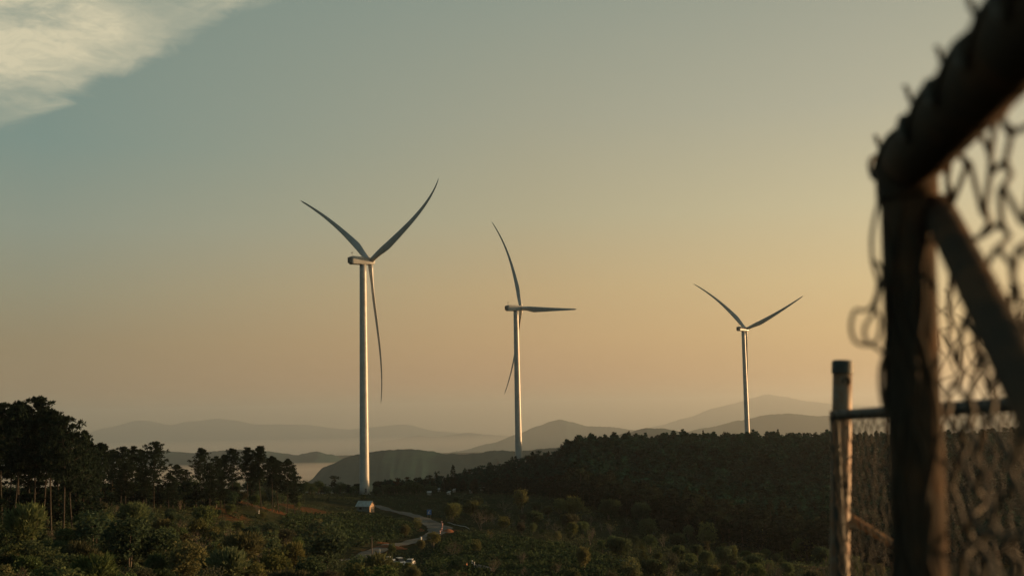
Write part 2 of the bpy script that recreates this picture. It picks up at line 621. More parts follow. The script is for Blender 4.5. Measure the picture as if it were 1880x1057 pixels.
fog_bank(-5200, -100, 4700, 6900, -264, 50, -340, mt=volume_mat('valley_fog', (.95, .89, .80), 1.2e-3, .5))
fog_bank(-12000, 3000, 20500, 28500, -600, 120, -1300, volume_mat('far_valley_mist', (.95, .89, .82), 1.6e-4, .5))

# ------------------------------------------------------------------ wind turbines
TURB = [
    dict(hub=(680, 480), D=604.2, yaw=53.81, psi=-3.52, c=[(6.0, 18.34, -16.38), (-.89, 3.0, -11.75), (5.93, 13.05, -18.55)], base=906,
         label='largest white wind turbine, standing nearest beside the small hut and the bend in the road', bot=(672, 906)),
    dict(hub=(957, 566), D=833.0, yaw=61.57, psi=-35.19, c=[(12.47, 2.04, -7.12), (2.16, 5.66, -14.28), (1.14, 5.18, -5.05)], base=862,
         label='middle wind turbine with one blade level to the right, its foot behind the wooded slope', bot=(955, 862)),
    dict(hub=(1370, 604), D=1093.8, yaw=49.43, psi=-10.09, c=[(10.65, 10.87, -9.35), (7.24, 10.19, -24.45), (7.92, -15.81, 2.63)], base=845,
         label='smallest wind turbine, farthest off, rising behind the dark forest ridge', bot=(1372, 845)),
]
RB = 72.0


def blade_mesh(d, a, cs):
    """lofted aerofoil along radial d, bent along the rotor axis a by the polynomial cs; trailing edge on the clockwise side"""
    n, k = 34, 16
    tdir = np.cross(a, d)
    V = []
    ts = np.linspace(0, 1, n) ** .95
    for i, t in enumerate(ts):
        r = 1.2 + t * (RB - 1.2)
        s = r / RB
        ctr = d * r + a * (cs[0] * s + cs[1] * s ** 2 + cs[2] * s ** 3)
        chord = np.interp(s, [0, .04, .10, .17, .23, .32, .5, .7, .85, .94, .98, 1.0], [2.6, 2.6, 3.0, 3.75, 4.0, 3.6, 2.7, 1.9, 1.35, 1.0, .7, .12])
        thick = np.interp(s, [0, .04, .12, .22, .35, .6, .9, 1.0], [2.6, 2.55, 1.9, 1.2, .8, .45, .22, .04])
        round_ = np.interp(s, [0, .05, .2, 1], [1, 1, 0, 0])
        tw = math.radians(np.interp(s, [0, .1, .3, .6, 1.0], [17, 15, 9, 4, 0]))
        cdir = tdir * math.cos(tw) + a * math.sin(tw)
        ndir = a * math.cos(tw) - tdir * math.sin(tw)
        off = np.interp(s, [0, .06, .22, .5, 1], [0, 0, .62, .45, .1])
        for q in range(k):
            th = 2 * math.pi * q / k
            xc, yc = math.cos(th), math.sin(th)
            # circle to aerofoil
            u_ = xc * .5
            tf = (1 - round_) * (.35 + .65 * (.5 - u_ * 1.0)) + round_ * 1
            V.append(ctr + cdir * (u_ * chord + off * (1 - round_)) + ndir * yc * .5 * thick * tf)
    mb = MB()
    Fs = [(i * k + q, i * k + (q + 1) % k, (i + 1) * k + (q + 1) % k, (i + 1) * k + q) for i in range(n - 1) for q in range(k)]
    Fs += [tuple(range(k))[::-1], tuple((n - 1) * k + q for q in range(k))]
    mb.add(V, Fs)
    return mb


def turbine(T):
    Hc = at(*T['hub'], T['D'])
    yaw = R(T['yaw'])
    a = np.array([math.sin(yaw), math.cos(yaw), 0.0])
    e = np.array([math.cos(yaw), -math.sin(yaw), 0.0])
    z = np.array([0, 0, 1.0])
    base = np.array([Hc[0], Hc[1], 0]) - a * 4.3
    bz = tz(base[0], base[1]) - .6
    base[2] = bz
    root = empty('wind_turbine', base, T['label'], 'wind turbine', 'wind turbines on the hills')
    hub = Hc - base
    ztop = hub[2] - 1.9
    # tower
    mb = MB()
    zs, rs = [], []
    for i in range(31):
        t = i / 30
        zs.append(t * ztop)
        rs.append(2.42 + (1.68 - 2.42) * t ** 1.1)
    zz, rr = [], []
    for zq, rq in zip(zs, rs):
        zz.append(zq)
        rr.append(rq)
    mb.tube([(0, 0, q) for q in zz], rr, 40)
    tw = mb.build('tower', M['turbine'], root, smooth=True)
    for t in (.13, .38, .68):
        fl = MB()
        rq = 2.42 + (1.68 - 2.42) * t ** 1.1
        fl.tube([(0, 0, ztop * t - .12), (0, 0, ztop * t + .12)], rq + .04, 40)
        fl.build('flange', M['turbine'], tw)
    fo = MB()
    fo.tube([(0, 0, -.8), (0, 0, .68)], [3.3, 3.0], 32)
    fo.build('foundation', M['concrete'], root)
    dm = MB()
    dm.box((.9, -2.32, 2.6), (1.0, .35, 2.2))
    dm.build('door', M['turbine_dark'], root)
    # nacelle: rounded box, a touch taller at the rear
    mb = MB()
    V = []
    prof = [(-10.9, 1.5, 1.6, -.05), (-10.7, 1.85, 1.95, 0), (-10.2, 1.98, 2.05, .05), (-4, 2.0, 1.95, .05), (-.5, 1.9, 1.75, 0), (2.0, 1.55, 1.5, 0), (2.4, 1.3, 1.3, 0)]
    k = 20
    for (x, hw, hh, dz) in prof:
        for q in range(k):
            th = 2 * math.pi * q / k
            c_, s_ = math.cos(th), math.sin(th)
            ex = .2
            V.append(hub + a * (x - 4.3 + 4.0 - .2) * 1.0 + e * math.copysign(abs(c_) ** ex, c_) * hw + z * (math.copysign(abs(s_) ** ex, s_) * hh + dz))
    Fs = [(i * k + q, i * k + (q + 1) % k, (i + 1) * k + (q + 1) % k, (i + 1) * k + q) for i in range(len(prof) - 1) for q in range(k)]
    Fs += [tuple(range(k))[::-1], tuple((len(prof) - 1) * k + q for q in range(k))]
    mb.add(V, Fs)
    # pull back so the front meets the hub
    nac = mb.build('nacelle', M['turbine'], root)
    rear = hub + a * (-11.7)
    mb = MB()
    rm = np.stack([e, a, z], 1)
    mb.box(rear + z * .1, (3.0, .9, 2.9), rot=rm)
    for q in (-.9, .0, .9):
        mb.box(rear + z * .1 + e * q - a * .55, (.55, .3, 2.3), rot=rm)
    mb.build('cooler', M['turbine_dark'], nac)
    mb = MB()
    p0 = hub - a * 10.4 + z * 1.9
    mb.tube([p0, p0 + z * 2.0], .09, 6)
    mb.tube([p0 + z * 1.9 - e * .7, p0 + z * 1.9 + e * .7], .06, 6)
    mb.tube([p0 + e * .7 + z * 1.8, p0 + e * .7 + z * 2.4], .12, 6)
    mb.tube([p0 - e * .7 + z * 1.8, p0 - e * .7 + z * 2.3], .14, 6)
    mb.build('wind_mast', M['turbine_dark'], nac)
    # hub with spinner
    mb = MB()
    pts, rad = [], []
    for t in np.linspace(0, 1, 12):
        pts.append(hub + a * (-2.0 + 4.3 * t))
        rad.append(1.75 * math.sqrt(max(0.01, 1 - max(0, (t - .35) / .66) ** 2)))
    mb.tube(pts, rad, 24)
    mb.build('hub', M['turbine'], root, smooth=True)
    for kq in range(3):
        ang = R(T['psi'] - 120 * kq)
        d = math.sin(ang) * e - math.cos(ang) * z
        o = blade_mesh(d, a, T['c'][kq])
        o.v = [v + hub for v in o.v]
        o.build('blade', M['turbine'], root, smooth=True)
    return root


for T in TURB:
    turbine(T)


# ------------------------------------------------------------------ plants
def unit(v):
    return v / (np.linalg.norm(v, axis=-1, keepdims=True) + 1e-9)


def leaf_cloud(mb, C, size, mi=0, flat=0.0, elong=1.6, tone0=.5, tv=.3):
    n = len(C)
    A = unit(rng.normal(size=(n, 3)))
    if flat:
        A[:, 2] *= (1 - flat)
        A = unit(A)
    B = unit(np.cross(A, rng.normal(size=(n, 3)) + np.array([0, 0, flat * 2])))
    s = size * rng.uniform(.6, 1.3, (n, 1))
    mb.quads(C, A * s * elong * .5, B * s * .5, mi, np.clip(tone0 + rng.normal(0, tv, n), 0, 1))


def pine_meshes(seed, H=18.0, start=.48, spread=3.4):
    global rng
    rng = np.random.default_rng(seed)
    tr, cr = MB(), MB()
    bend = rng.normal(0, .35, 2)

    def axis(z):
        t = z / H
        return np.array([bend[0] * math.sin(t * 3), bend[1] * math.sin(t * 2.4), z])
    zs = np.linspace(-1.0, H * .96, 12)
    tr.tube([axis(q) for q in zs], .105 * (1 - np.clip(zs / H, 0, 1)) ** .7 + .04, 7)
    nb = 30
    for i in range(nb):
        t = (i + rng.uniform(0, .8)) / nb
        z0 = H * (start + (1 - start) * t * .97)
        az = i * 2.4 + rng.uniform(-.5, .5)
        L = spread * np.interp(t, [0, .12, .35, .6, .82, 1], [.65, 1.0, 1.08, .85, .5, .10]) * rng.uniform(.6, 1.25)
        if t < .25 and rng.random() < .35:
            L *= .5
        o = axis(z0)
        fl = rng.random() < .2
        dr = np.array([math.cos(az), math.sin(az), 0])
        rise = rng.uniform(-.05, .35) + .35 * t
        P = [o + dr * L * q + np.array([0, 0, L * (rise * q - .12 * math.sin(q * 3) + .22 * q * q)]) for q in (0, .35, .7, 1.0)]
        tr.tube(P, [.05, .04, .028, .012], 4, cap=False)
        for q in ((.28, .5), (.52, .62), (.76, .85), (1.0, 1.0)):
            c0 = o + dr * L * q[0] + np.array([0, 0, L * (rise * q[0] + .18 * q[0] ** 2) + .15]) + rng.normal(0, .25, 3) * np.array([1, 1, .4])
            if rng.random() < (.6 if fl else .18) and q[0] < 1:
                continue
            rad = rng.uniform(.55, .95) * (1.0 if q[0] < 1 else .85) * (1 if t < .6 else 1 - .62 * (t - .6) / .4)
            nt_ = 11
            ctr = c0 + rng.normal(0, 1, (nt_, 3)) * rad * np.array([.55, .55, .26])
            tone0 = .5 + rng.normal(0, .1)
            dirs = unit(np.repeat(ctr - c0, 5, 0) * .8 + rng.normal(0, .55, (nt_ * 5, 3)) + np.array([0, 0, .45]))
            base = np.repeat(ctr, 5, 0)
            ln = rng.uniform(.36, .68, (nt_ * 5, 1))
            wd = unit(np.cross(dirs, rng.normal(size=(nt_ * 5, 3)))) * .11
            cr.quads(base + dirs * ln * .5, dirs * ln * .5, wd, 0, np.clip(tone0 + rng.normal(0, .15, nt_ * 5), 0, 1))
    return tr.build('trunk', M['bark'], mesh_only=True, smooth=True), cr.build('crown', M['needle'], mesh_only=True)


PINES = [pine_meshes(100 + i, start=s, spread=sp) for i, (s, sp) in enumerate([(.42, 2.9), (.47, 2.6), (.38, 3.0), (.43, 3.1), (.33, 2.7), (.52, 2.7)])]


def place_tree(name, pos, tm, cm, scale, label, cat, group, tint, rz=None, sxy=1.0):
    rz = random.uniform(0, 6.28) if rz is None else rz
    root = empty(name, pos, label, cat, group, rz)
    root.scale = (scale * sxy, scale * sxy, scale)
    for nm, me in (('trunk', tm), ('crown', cm)):
        o = link_obj(nm, me, root)
        if nm == 'crown':
            o.color = tint + (1,)
    return root


ND = (.020, .032, .022)
# bearing, foot row, distance, top row, variant, label
PINE_LIST = [
    (-30, 195, 745, 3, None), (6, 200, 742, 0, 'tall pine on the left edge of the photo in the tallest stand'), (24, 188, 750, 1, 'slim pine at the left edge, second in the tallest stand'), (38, 203, 739, 2, None),
    (64, 192, 733, 3, 'tallest pine, its pointed top highest in the left stand'), (52, 215, 752, 4, None), (80, 208, 752, 5, None), (96, 190, 756, 0, 'tall pine right of the pointed tallest one, with a rounded top'),
    (118, 186, 768, 3, 'tall pine with a bulging crown on the right shoulder of the tallest stand'), (135, 196, 797, 2, 'lower pine stepping down at the right end of the tallest stand'),
    (152, 215, 792, 4, None), (-60, 190, 740, 1, None),
    (163, 262, 812, 0, None), (183, 285, 815, 5, 'lone narrow pine standing in the dip between the two stands'), (205, 310, 828, 1, None), (222, 305, 822, 3, None), (246, 325, 820, 0, 'flat topped pine left of the round headed one in the middle stand'),
    (262, 335, 826, 2, None), (283, 322, 813, 3, 'round headed pine highest in the middle stand'), (324, 345, 853, 2, 'short pine in the gap right of the round headed pine'),
    (342, 350, 862, 4, None), (372, 352, 824, 3, 'broad layered pine at the left of the right hand stand'), (396, 360, 838, 0, None), (414, 372, 836, 1, None), (430, 365, 824, 2, None), 
    (456, 370, 822, 0, 'bushy pine in the centre of the right hand stand'), (480, 368, 821, 1, 'pine with an open notched top in the right hand stand'), (500, 374, 839, 5, 'thin pine with a bare pale trunk in the right hand stand'),
    (512, 384, 846, 3, None), (528, 380, 843, 2, 'last pine at the right end of the row, leaning crown over the valley'), (541, 388, 868, 4, None), (386, 340, 850, 4, None), (468, 392, 848, 4, None),
    (14, 222, 762, 2, None), (88, 222, 770, 0, None), (112, 208, 778, 3, None), (145, 226, 806, 2, None), (170, 240, 822, 0, None), (310, 318, 868, 4, None), (232, 300, 850, 4, None), (268, 310, 862, 4, None), (405, 345, 870, 4, None)]
for i, (px, d, top, v, lab) in enumerate(PINE_LIST):
    p = ground_pt(px, d)
    pt = at(px, top, d)
    h = max(5.0, pt[2] - p[2]) * 1.0
    if lab is None:
        if px < 160:
            lab = 'dark pine with a bare trunk crowded among the tallest stand on the left'
        elif px < 345:
            lab = 'dark pine crowded into the middle stand between the two taller groups'
        else:
            lab = 'dark pine crowded into the stand above the reddish grass'
    tm, cm = PINES[v]
    s = h / 18.0
    t_ = random.uniform(.85, 1.2)
    sxy = {0: 1.0}.get(0) * (.98 if px < 160 else 1.05)
    if top > 845 and d > 240:
        sxy *= 1.3
    place_tree('pine_tree', p, tm, cm, s, lab, 'pine tree', 'pines on the left ridge', tuple(c * t_ for c in ND), sxy=sxy)


def bush_mesh(seed, style):
    """r about 1 m, 1.7 m high; leaves over a lumpy crown, a few stems"""
    global rng
    rng = np.random.default_rng(seed)
    mb = MB()
    lobes = []
    nl = rng.integers(4, 8)
    for i in range(nl):
        a = rng.uniform(0, 6.28)
        r = rng.uniform(.1, .5)
        lobes.append((np.array([math.cos(a) * r, math.sin(a) * r, rng.uniform(.6, 1.15)]), rng.uniform(.38, .6)))
    lobes.append((np.array([0, 0, 1.1]), .6))
    for c, r in lobes:
        n = int(330 * r / .5)
        u_ = unit(rng.normal(size=(n, 3)))
        u_[:, 2] = np.abs(u_[:, 2]) * np.where(rng.random(n) < .75, 1, -1)
        lump = 1 + .18 * np.sin(u_[:, :1] * 7 + seed) * np.sin(u_[:, 1:2] * 6 + 1) + .12 * np.sin(u_[:, 2:3] * 11)
        C = c + u_ * r * lump * (rng.uniform(.55, 1.0, (n, 1)) ** .5)
        if style == 'feather':
            A = unit(u_ + rng.normal(0, .35, (n, 3)) + np.array([0, 0, .5]))
            B = unit(np.cross(A, rng.normal(size=(n, 3))))
            s = rng.uniform(.7, 1.4, (n, 1))
            mb.quads(C, A * .13 * s, B * .028 * s, 0, np.clip(.5 + rng.normal(0, .14, n), 0, 1))
        else:
            leaf_cloud(mb, C, .085, 0, elong=1.5, tone0=.5, tv=.14)
    for i in range(4):
        a = rng.uniform(0, 6.28)
        mb.tube([(0.08 * math.cos(a), .08 * math.sin(a), -.25), (.15 * math.cos(a), .15 * math.sin(a), .5), (.35 * math.cos(a), .35 * math.sin(a), 1.1)], [.035, .028, .01], 4, mi=1, cap=False)
    return mb.build('bush', [M['leaf'], M['twig']], mesh_only=True)


def twiggy_mesh(seed, leaves=90):
    global rng
    rng = np.random.default_rng(seed)
    mb = MB()

    def grow(p, d, L, r, lev):
        q = p + d * L
        mb.tube([p, (p + q) / 2 + rng.normal(0, L * .05, 3), q], [r, r * .75, r * .5], 4, mi=1, cap=False)
        if lev == 0:
            return
        for _ in range(rng.integers(2, 5)):
            nd = unit(d + rng.normal(0, .45, 3) + np.array([0, 0, .15]))
            grow(q if rng.random() < .6 else p + (q - p) * rng.uniform(.5, 1), nd, L * rng.uniform(.55, .8), r * .55, lev - 1)
    for i in range(3):
        a = rng.uniform(0, 6.28)
        grow(np.array([0, 0, -.1]), unit(np.array([math.cos(a) * .3, math.sin(a) * .3, 1])), .6, .03, 4)
    n = leaves
    C = rng.normal(0, .35, (n, 3)) * np.array([1, 1, .8]) + np.array([0, 0, 1.1])
    if n:
        leaf_cloud(mb, C, .07, 0)
    return mb.build('twiggy_bush', [M['leaf'], M['twig']], mesh_only=True)


BUSH = {'round': [bush_mesh(200 + i, 'leaf') for i in range(5)], 'feather': [bush_mesh(230 + i, 'feather') for i in range(5)], 'twiggy': [twiggy_mesh(260 + i) for i in range(4)]}
TINTS = {'dark green': (.050, .076, .042), 'green': (.084, .116, .052), 'olive': (.112, .120, .052), 'golden': (.16, .125, .045), 'brown': (.066, .068, .044)}


def zone(px, py):
    if px < 330:
        return 'below the tall left pines' if py < 985 else 'in the lower left corner'
    if px < 540:
        return 'under the right hand pine stand' if py < 975 else 'left of the tea field'
    if px < 720:
        return 'on the tea field edge' if py < 985 else 'below the lower road'
    if px < 880:
        return 'beside the road bend' if py < 1000 else 'in tea rows under the road bend'
    if px < 1130:
        return 'between forest foot and right tea field' if py < 975 else 'among the right tea rows'
    if px < 1330:
        return 'in scrub below the dark forest'
    return 'in scrub near the bare bank and fence'


placed = []
NB = 0
RNDB = random.Random(21)


def near_road(p, m):
    return float(road_dist([p[0]], [p[1]])[0]) < m


def bush(px, py, wpx, style, tint, ratio=1.0, force=False, label=None):
    """py: row of the crown's foot; wpx: crown width in pixels of the photo"""
    global NB
    p = hit(px, py)
    if p is None:
        return None
    wm = wpx * p[1] / F
    if not force and near_road(p, wm * .5 + 3.5):
        return None
    me = RNDB.choice(BUSH[style])
    o = link_obj('bush', me)
    s = wm / 2.0
    o.location = Vector((p[0], p[1], p[2] - .1))
    o.rotation_euler = (0, 0, RNDB.uniform(0, 6.28))
    o.scale = (s, s * RNDB.uniform(.85, 1.15), s * ratio)
    k = RNDB.uniform(.8, 1.2)
    c = TINTS[tint]
    o.color = (c[0] * k * RNDB.uniform(.9, 1.1), c[1] * k, c[2] * k * RNDB.uniform(.85, 1.15), 1)
    size = 'small' if wpx < 34 else ('large' if wpx > 62 else 'mid sized')
    kind = {'round': 'leafy bush', 'feather': 'feathery bush', 'twiggy': 'twiggy bush'}[style]
    tag(o, label or f'{size} {tint} {kind} {zone(px, py)}', 'bush', 'bushes on the slopes')
    placed.append((px, py, wpx))
    NB += 1
    return o


# single bushes one can pick out
for a_ in [(582, 990, 46, 'round', 'olive', 1.0, 'rounded olive bush with a lit right side standing alone in the tea field'),
           (412, 1040, 52, 'round', 'golden', 1.0, 'golden leaved bush catching light in the bottom thicket'),
           (745, 985, 26, 'feather', 'olive', 1.0, 'small olive bush on the inner side of the road bend'), (766, 973, 24, 'round', 'olive', 1.2, 'small olive bush against the inner road edge'),
           (795, 1004, 34, 'round', 'olive', 1.0, 'olive bush hiding the lower road just under the bend'),
           (875, 1016, 26, 'round', 'olive', 1.25, 'upright olive bush alone in the right tea rows'), (899, 992, 18, 'twiggy', 'golden', 1.4, 'thin golden sapling at the top of the right tea rows'),
           (832, 1024, 36, 'twiggy', 'brown', 1.2, 'fan shaped twiggy shrub in the tea rows above the low wall'), (957, 1042, 34, 'twiggy', 'brown', 1.2, 'pale bare twiggy shrub in the right tea rows'),
           (905, 1057, 40, 'twiggy', 'brown', 1.2, 'bare twiggy shrub at the bottom edge right of the low wall'), (1072, 1046, 38, 'feather', 'olive', 1.3, 'yellowish feathery bush beside the long pale pipe'),
           (1020, 1057, 30, 'twiggy', 'brown', 1.3, 'twiggy shrub at the bottom edge left of the long pale pipe'), (720, 1016, 22, 'round', 'green', 1.1, 'small green bush just under the lower road'),
           (195, 925, 44, 'feather', 'golden', 1.0, 'gold tinged shrub at the foot of the pine stand gap'), (772, 1012, 22, 'feather', 'olive', 1.2, 'small feathery bush below the white road marker'),
           (714, 1044, 24, 'round', 'green', .8, 'low green bush in front of the leftmost white car'), (729, 1048, 26, 'feather', 'green', .8, 'low green bush in front of the largest white car'), (750, 1049, 26, 'feather', 'olive', .8, 'low olive bush in front of the small white car'),
           (1152, 985, 24, 'round', 'brown', 1.0, 'rust brown bush in the scrub under the forest')]:
    bush(*a_[:6], force=True, label=a_[6])


def scatter(n, poly_fn, wfn, styles, tints, sep=.55, tries=4000):
    c = 0
    for _ in range(tries):
        if c >= n:
            break
        px, py = poly_fn()
        w = wfn(px, py)
        if any(abs(px - a) < (w + b) * .5 * sep and abs(py - q) < (w + b) * .5 * sep * .62 for a, q, b in placed):
            continue
        st = RNDB.choice(styles)
        if bush(px, py, w, st, RNDB.choice(tints), RNDB.uniform(.8, 1.1)):
            c += 1


def tri(px, lo):
    return lo


# thicket at lower left
def pick_left():
    px = RNDB.uniform(-60, 705)
    top = np.interp(px, [-60, 120, 170, 330, 420, 520, 600, 650, 705], [995, 990, 958, 960, 975, 1000, 1035, 1062, 1078])
    return px, RNDB.uniform(top, 1130)


scatter(125, pick_left, lambda px, py: RNDB.choice([24, 34, 44, 52, 64, 84]) * RNDB.uniform(.85, 1.15) + max(0, py - 970) * .3, ['round', 'feather', 'feather', 'round', 'twiggy'],
        ['dark green', 'dark green', 'green', 'green', 'green', 'olive', 'olive', 'brown'], sep=.47)


# slope under the pines
def pick_pine():
    px = RNDB.uniform(150, 560)
    return px, RNDB.uniform(915, 955)


scatter(26, pick_pine, lambda px, py: RNDB.uniform(16, 30), ['feather', 'round', 'twiggy'], ['green', 'brown', 'dark green', 'olive'])


def pick_under():
    px = RNDB.uniform(160, 545)
    return px, RNDB.uniform(905, 932)


scatter(30, pick_under, lambda px, py: RNDB.uniform(26, 46), ['round', 'round', 'feather'], ['dark green', 'dark green', 'green'], sep=.4)


def pick_flat():
    px = RNDB.choice([RNDB.uniform(555, 660), RNDB.uniform(684, 800)])
    return px, RNDB.uniform(904, 908)


scatter(24, pick_flat, lambda px, py: RNDB.uniform(18, 30), ['round'], ['dark green'], sep=.3)


# scrub at the right
def pick_right():
    px = RNDB.uniform(830, 1620)
    top = np.interp(px, [830, 960, 1080, 1200, 1300, 1420, 1520, 1620], [925, 935, 940, 965, 985, 1015, 1035, 1040])
    bot = np.interp(px, [830, 960, 1100, 1180, 1620], [965, 985, 1010, 1100, 1110])
    return px, RNDB.uniform(top, bot)


scatter(120, pick_right, lambda px, py: RNDB.choice([14, 18, 24, 30, 38, 50]) * RNDB.uniform(.85, 1.15) + max(0, py - 990) * .2, ['round', 'feather', 'feather', 'twiggy'],
        ['dark green', 'green', 'green', 'olive', 'olive', 'brown', 'dark green'])


# loose bushes on fields and by the bottom edge
def pick_low():
    px = RNDB.uniform(640, 1180)
    return px, RNDB.uniform(1045, 1110)


scatter(18, pick_low, lambda px, py: RNDB.uniform(24, 44), ['round', 'feather', 'twiggy'], ['green', 'olive', 'dark green', 'brown'], sep=.7)


# ---- broadleaf and mixed trees of the right hand forest
def forest_mesh(seed, kind):
    """10 m high tree"""
    global rng
    rng = np.random.default_rng(seed)
    tr, cr = MB(), MB()
    tr.tube([(0, 0, -1), (.1, 0, 3), (0, .1, 8)], [.2, .16, .06], 5)
    if kind == 'conifer':
        for i in range(11):
            t = i / 10
            z = 1.6 + 8.0 * t
            r = 2.3 * (1 - t) ** .7 + .35
            n = 30
            a = rng.uniform(0, 6.28, n)
            q = rng.uniform(.25, 1, n) ** .6 * r
            C = np.stack([np.cos(a) * q, np.sin(a) * q, z + rng.normal(0, .28, n) - q * .12], 1)
            leaf_cloud(cr, C, .55, 0, flat=.3, tv=.2)
        tr.tube([(0, 0, 8), (0, 0, 9.9)], [.06, .02], 4)
    else:
        for i in range(19):
            a = rng.uniform(0, 6.28)
            q = rng.uniform(0, 2.2)
            z = rng.uniform(1.6, 8.6)
            q *= math.sin(math.pi * min(1, max(.1, (z - .4) / 9.4))) ** .6
            c = np.array([math.cos(a) * q, math.sin(a) * q, z])
            tr.tube([(0, 0, z * .6), c], [.07, .02], 3, cap=False)
            n = 30
            C = c + unit(rng.normal(size=(n, 3))) * rng.uniform(.35, 1.05, (n, 1)) * np.array([1.15, 1.15, .8])
            leaf_cloud(cr, C, .5, 0, elong=1.4, tone0=.5 + rng.normal(0, .1), tv=.2)
    return tr.build('trunk', M['bark'], mesh_only=True), cr.build('crown', M['leaf'], mesh_only=True), cr


def bare_mesh(seed):
    global rng
    rng = np.random.default_rng(seed)
    tr, cr = MB(), MB()

    def grow(mb, p, d, L, r, lev):
        q = p + d * L
        mb.tube([p, q], [r, r * .6], 4, cap=False)
        if lev:
            for _ in range(3):
                grow(cr, q, unit(d + rng.normal(0, .5, 3) + np.array([0, 0, .2])), L * rng.uniform(.5, .75), r * .6, lev - 1)
    grow(tr, np.array([0, 0, -.5]), np.array([0, 0, 1.0]), 5.0, .2, 4)
    return tr.build('trunk', M['twig'], mesh_only=True), cr.build('crown', M['twig'], mesh_only=True)


FT = [forest_mesh(300 + i, 'conifer' if i in (1, 4, 6) else 'broad') for i in range(8)]
BARE = [bare_mesh(330 + i) for i in range(3)]


def ftree(px, d, h, v=None, label='', tint=None, sxy=1.0, cat='tree', name=None, group='trees of the right hand forest'):
    p = ground_pt(px, d)
    v = random.randrange(len(FT)) if v is None else v
    tint = tint or random.choice([(.017, .029, .021), (.019, .030, .021), (.015, .027, .020), (.020, .031, .021), (.023, .034, .020), (.012, .025, .020)])
    if v < 0:
        tm, cm = BARE[-v - 1]
        return place_tree(name or 'bare_tree', p, tm, cm, h / 12.0, label, cat, group, (.1, .1, .1), sxy=sxy)
    tm, cm, _ = FT[v]
    nm = name or ('conifer_tree' if v in (1, 4, 6) else 'broadleaf_tree')
    return place_tree(nm, p, tm, cm, h / 10.0, label, cat, group, tint, sxy=sxy)


def fh(px, d, top):
    p = ground_pt(px, d)
    return max(3.0, at(px, top, d)[2] - p[2])


# trees one can point to
SP = [(614, 612, 868, 0, 'round dark tree alone on the skyline left of the largest turbine', 1.45), (588, 625, 884, 2, 'low dark tree left of the round skyline tree', 1.5), (571, 630, 890, 3, 'lowest shrubby tree at the end of the pine ridge', 1.6),
      (640, 622, 888, 5, 'low dark tree between the round tree and the largest turbine', 1.5), (657, 615, 882, 7, 'slim dark tree touching the left of the largest turbine tower', 1.1),
      (695, 640, 880, 0, 'dark tree touching the right of the largest turbine foot', 1.3), (712, 655, 877, 3, 'second dark tree right of the largest turbine foot', 1.3), (728, 650, 874, 2, 'rust tinged dark tree right of the largest turbine', 1.2),
      (748, 690, 872, 5, 'grey green tree on the skyline right of the rust tinged tree', 1.3), (768, 700, 869, 7, 'pale skyline tree left of the middle turbine slope', 1.3), (788, 700, 868, 0, 'dome shaped tree on the skyline before the grey hill', 1.3),
      (803, 740, 862, 2, 'thin skyline tree left of the flat topped pine', 1.0), (832, 735, 853, 6, 'flat topped pine rising alone above the slope trees', 1.1), (862, 760, 858, 5, 'leafy tree on the slope skyline left of the bare tree', 1.3),
      (901, 800, 848, 1, 'pointed conifer just left of the bare tree', 1.2), (918, 815, 841, -1, 'tall bare leafless tree on the skyline left of the middle turbine', 1.3), (933, 812, 848, 3, 'pale tree left of the foot of the middle turbine', 1.3),
      (972, 800, 836, 0, 'umbrella crowned tree touching the right of the middle turbine foot', 1.5), (1008, 800, 828, 4, 'pointed conifer right of the middle turbine on the slope', 1.2), (1036, 810, 812, 2, 'tall tree at the left corner of the forest ridge', 1.2),
      (1157, 850, 791, 6, 'conifer standing proud of the ridge at the middle of the forest', 1.1), (1294, 865, 790, 6, 'spiky treetop proud of the ridge left of the smallest turbine', .9), (1336, 870, 783, 7, 'ragged tall tree just left of the smallest turbine', 1.0),
      (1432, 875, 788, 1, 'pointed tree on the ridge right of the smallest turbine', 1.0), (1454, 880, 789, 0, 'round tree on the ridge right of the smallest turbine', 1.2), (956, 845, 845, 7, 'tree covering the foot of the middle turbine', 1.0)]
for px, d, top, v, lab, sx in SP:
    tint = (.055, .03, .018) if 'rust' in lab else None
    h = fh(px, d, top)
    ftree(px, d, h, v, lab, tint, sxy=sx * min(1.3, max(.75, 8.0 / h)))

for px, d, top, v in [(-5, 200, 885, 3), (28, 210, 892, 0), (58, 205, 888, 7), (86, 212, 890, 2), (112, 205, 893, 5), (140, 212, 888, 3), (-15, 222, 868, 0), (15, 232, 875, 2), (45, 236, 880, 3), (70, 228, 872, 5), (100, 236, 878, 7), (128, 228, 866, 0), (150, 232, 872, 3), (172, 262, 858, 5), (195, 300, 868, 2), (215, 318, 872, 0), (240, 322, 872, 7),
                      (262, 320, 876, 3), (290, 330, 874, 5), (318, 330, 878, 0), (338, 340, 878, 2), (360, 345, 880, 3), (388, 348, 884, 5), (412, 352, 886, 7), (436, 366, 888, 0), (462, 372, 890, 2)]:
    ftree(px, d, fh(px, d, top), v, 'low dark tree growing beneath the tall pines at far left' if px < 165 else ('low dark tree filling the gaps in the middle pine stand' if px < 345 else 'low dark tree beneath the right hand pine stand'),
          (.017, .029, .020), sxy=1.5, name='understorey_tree', group='low trees under the pines')
RS = random.Random(77)
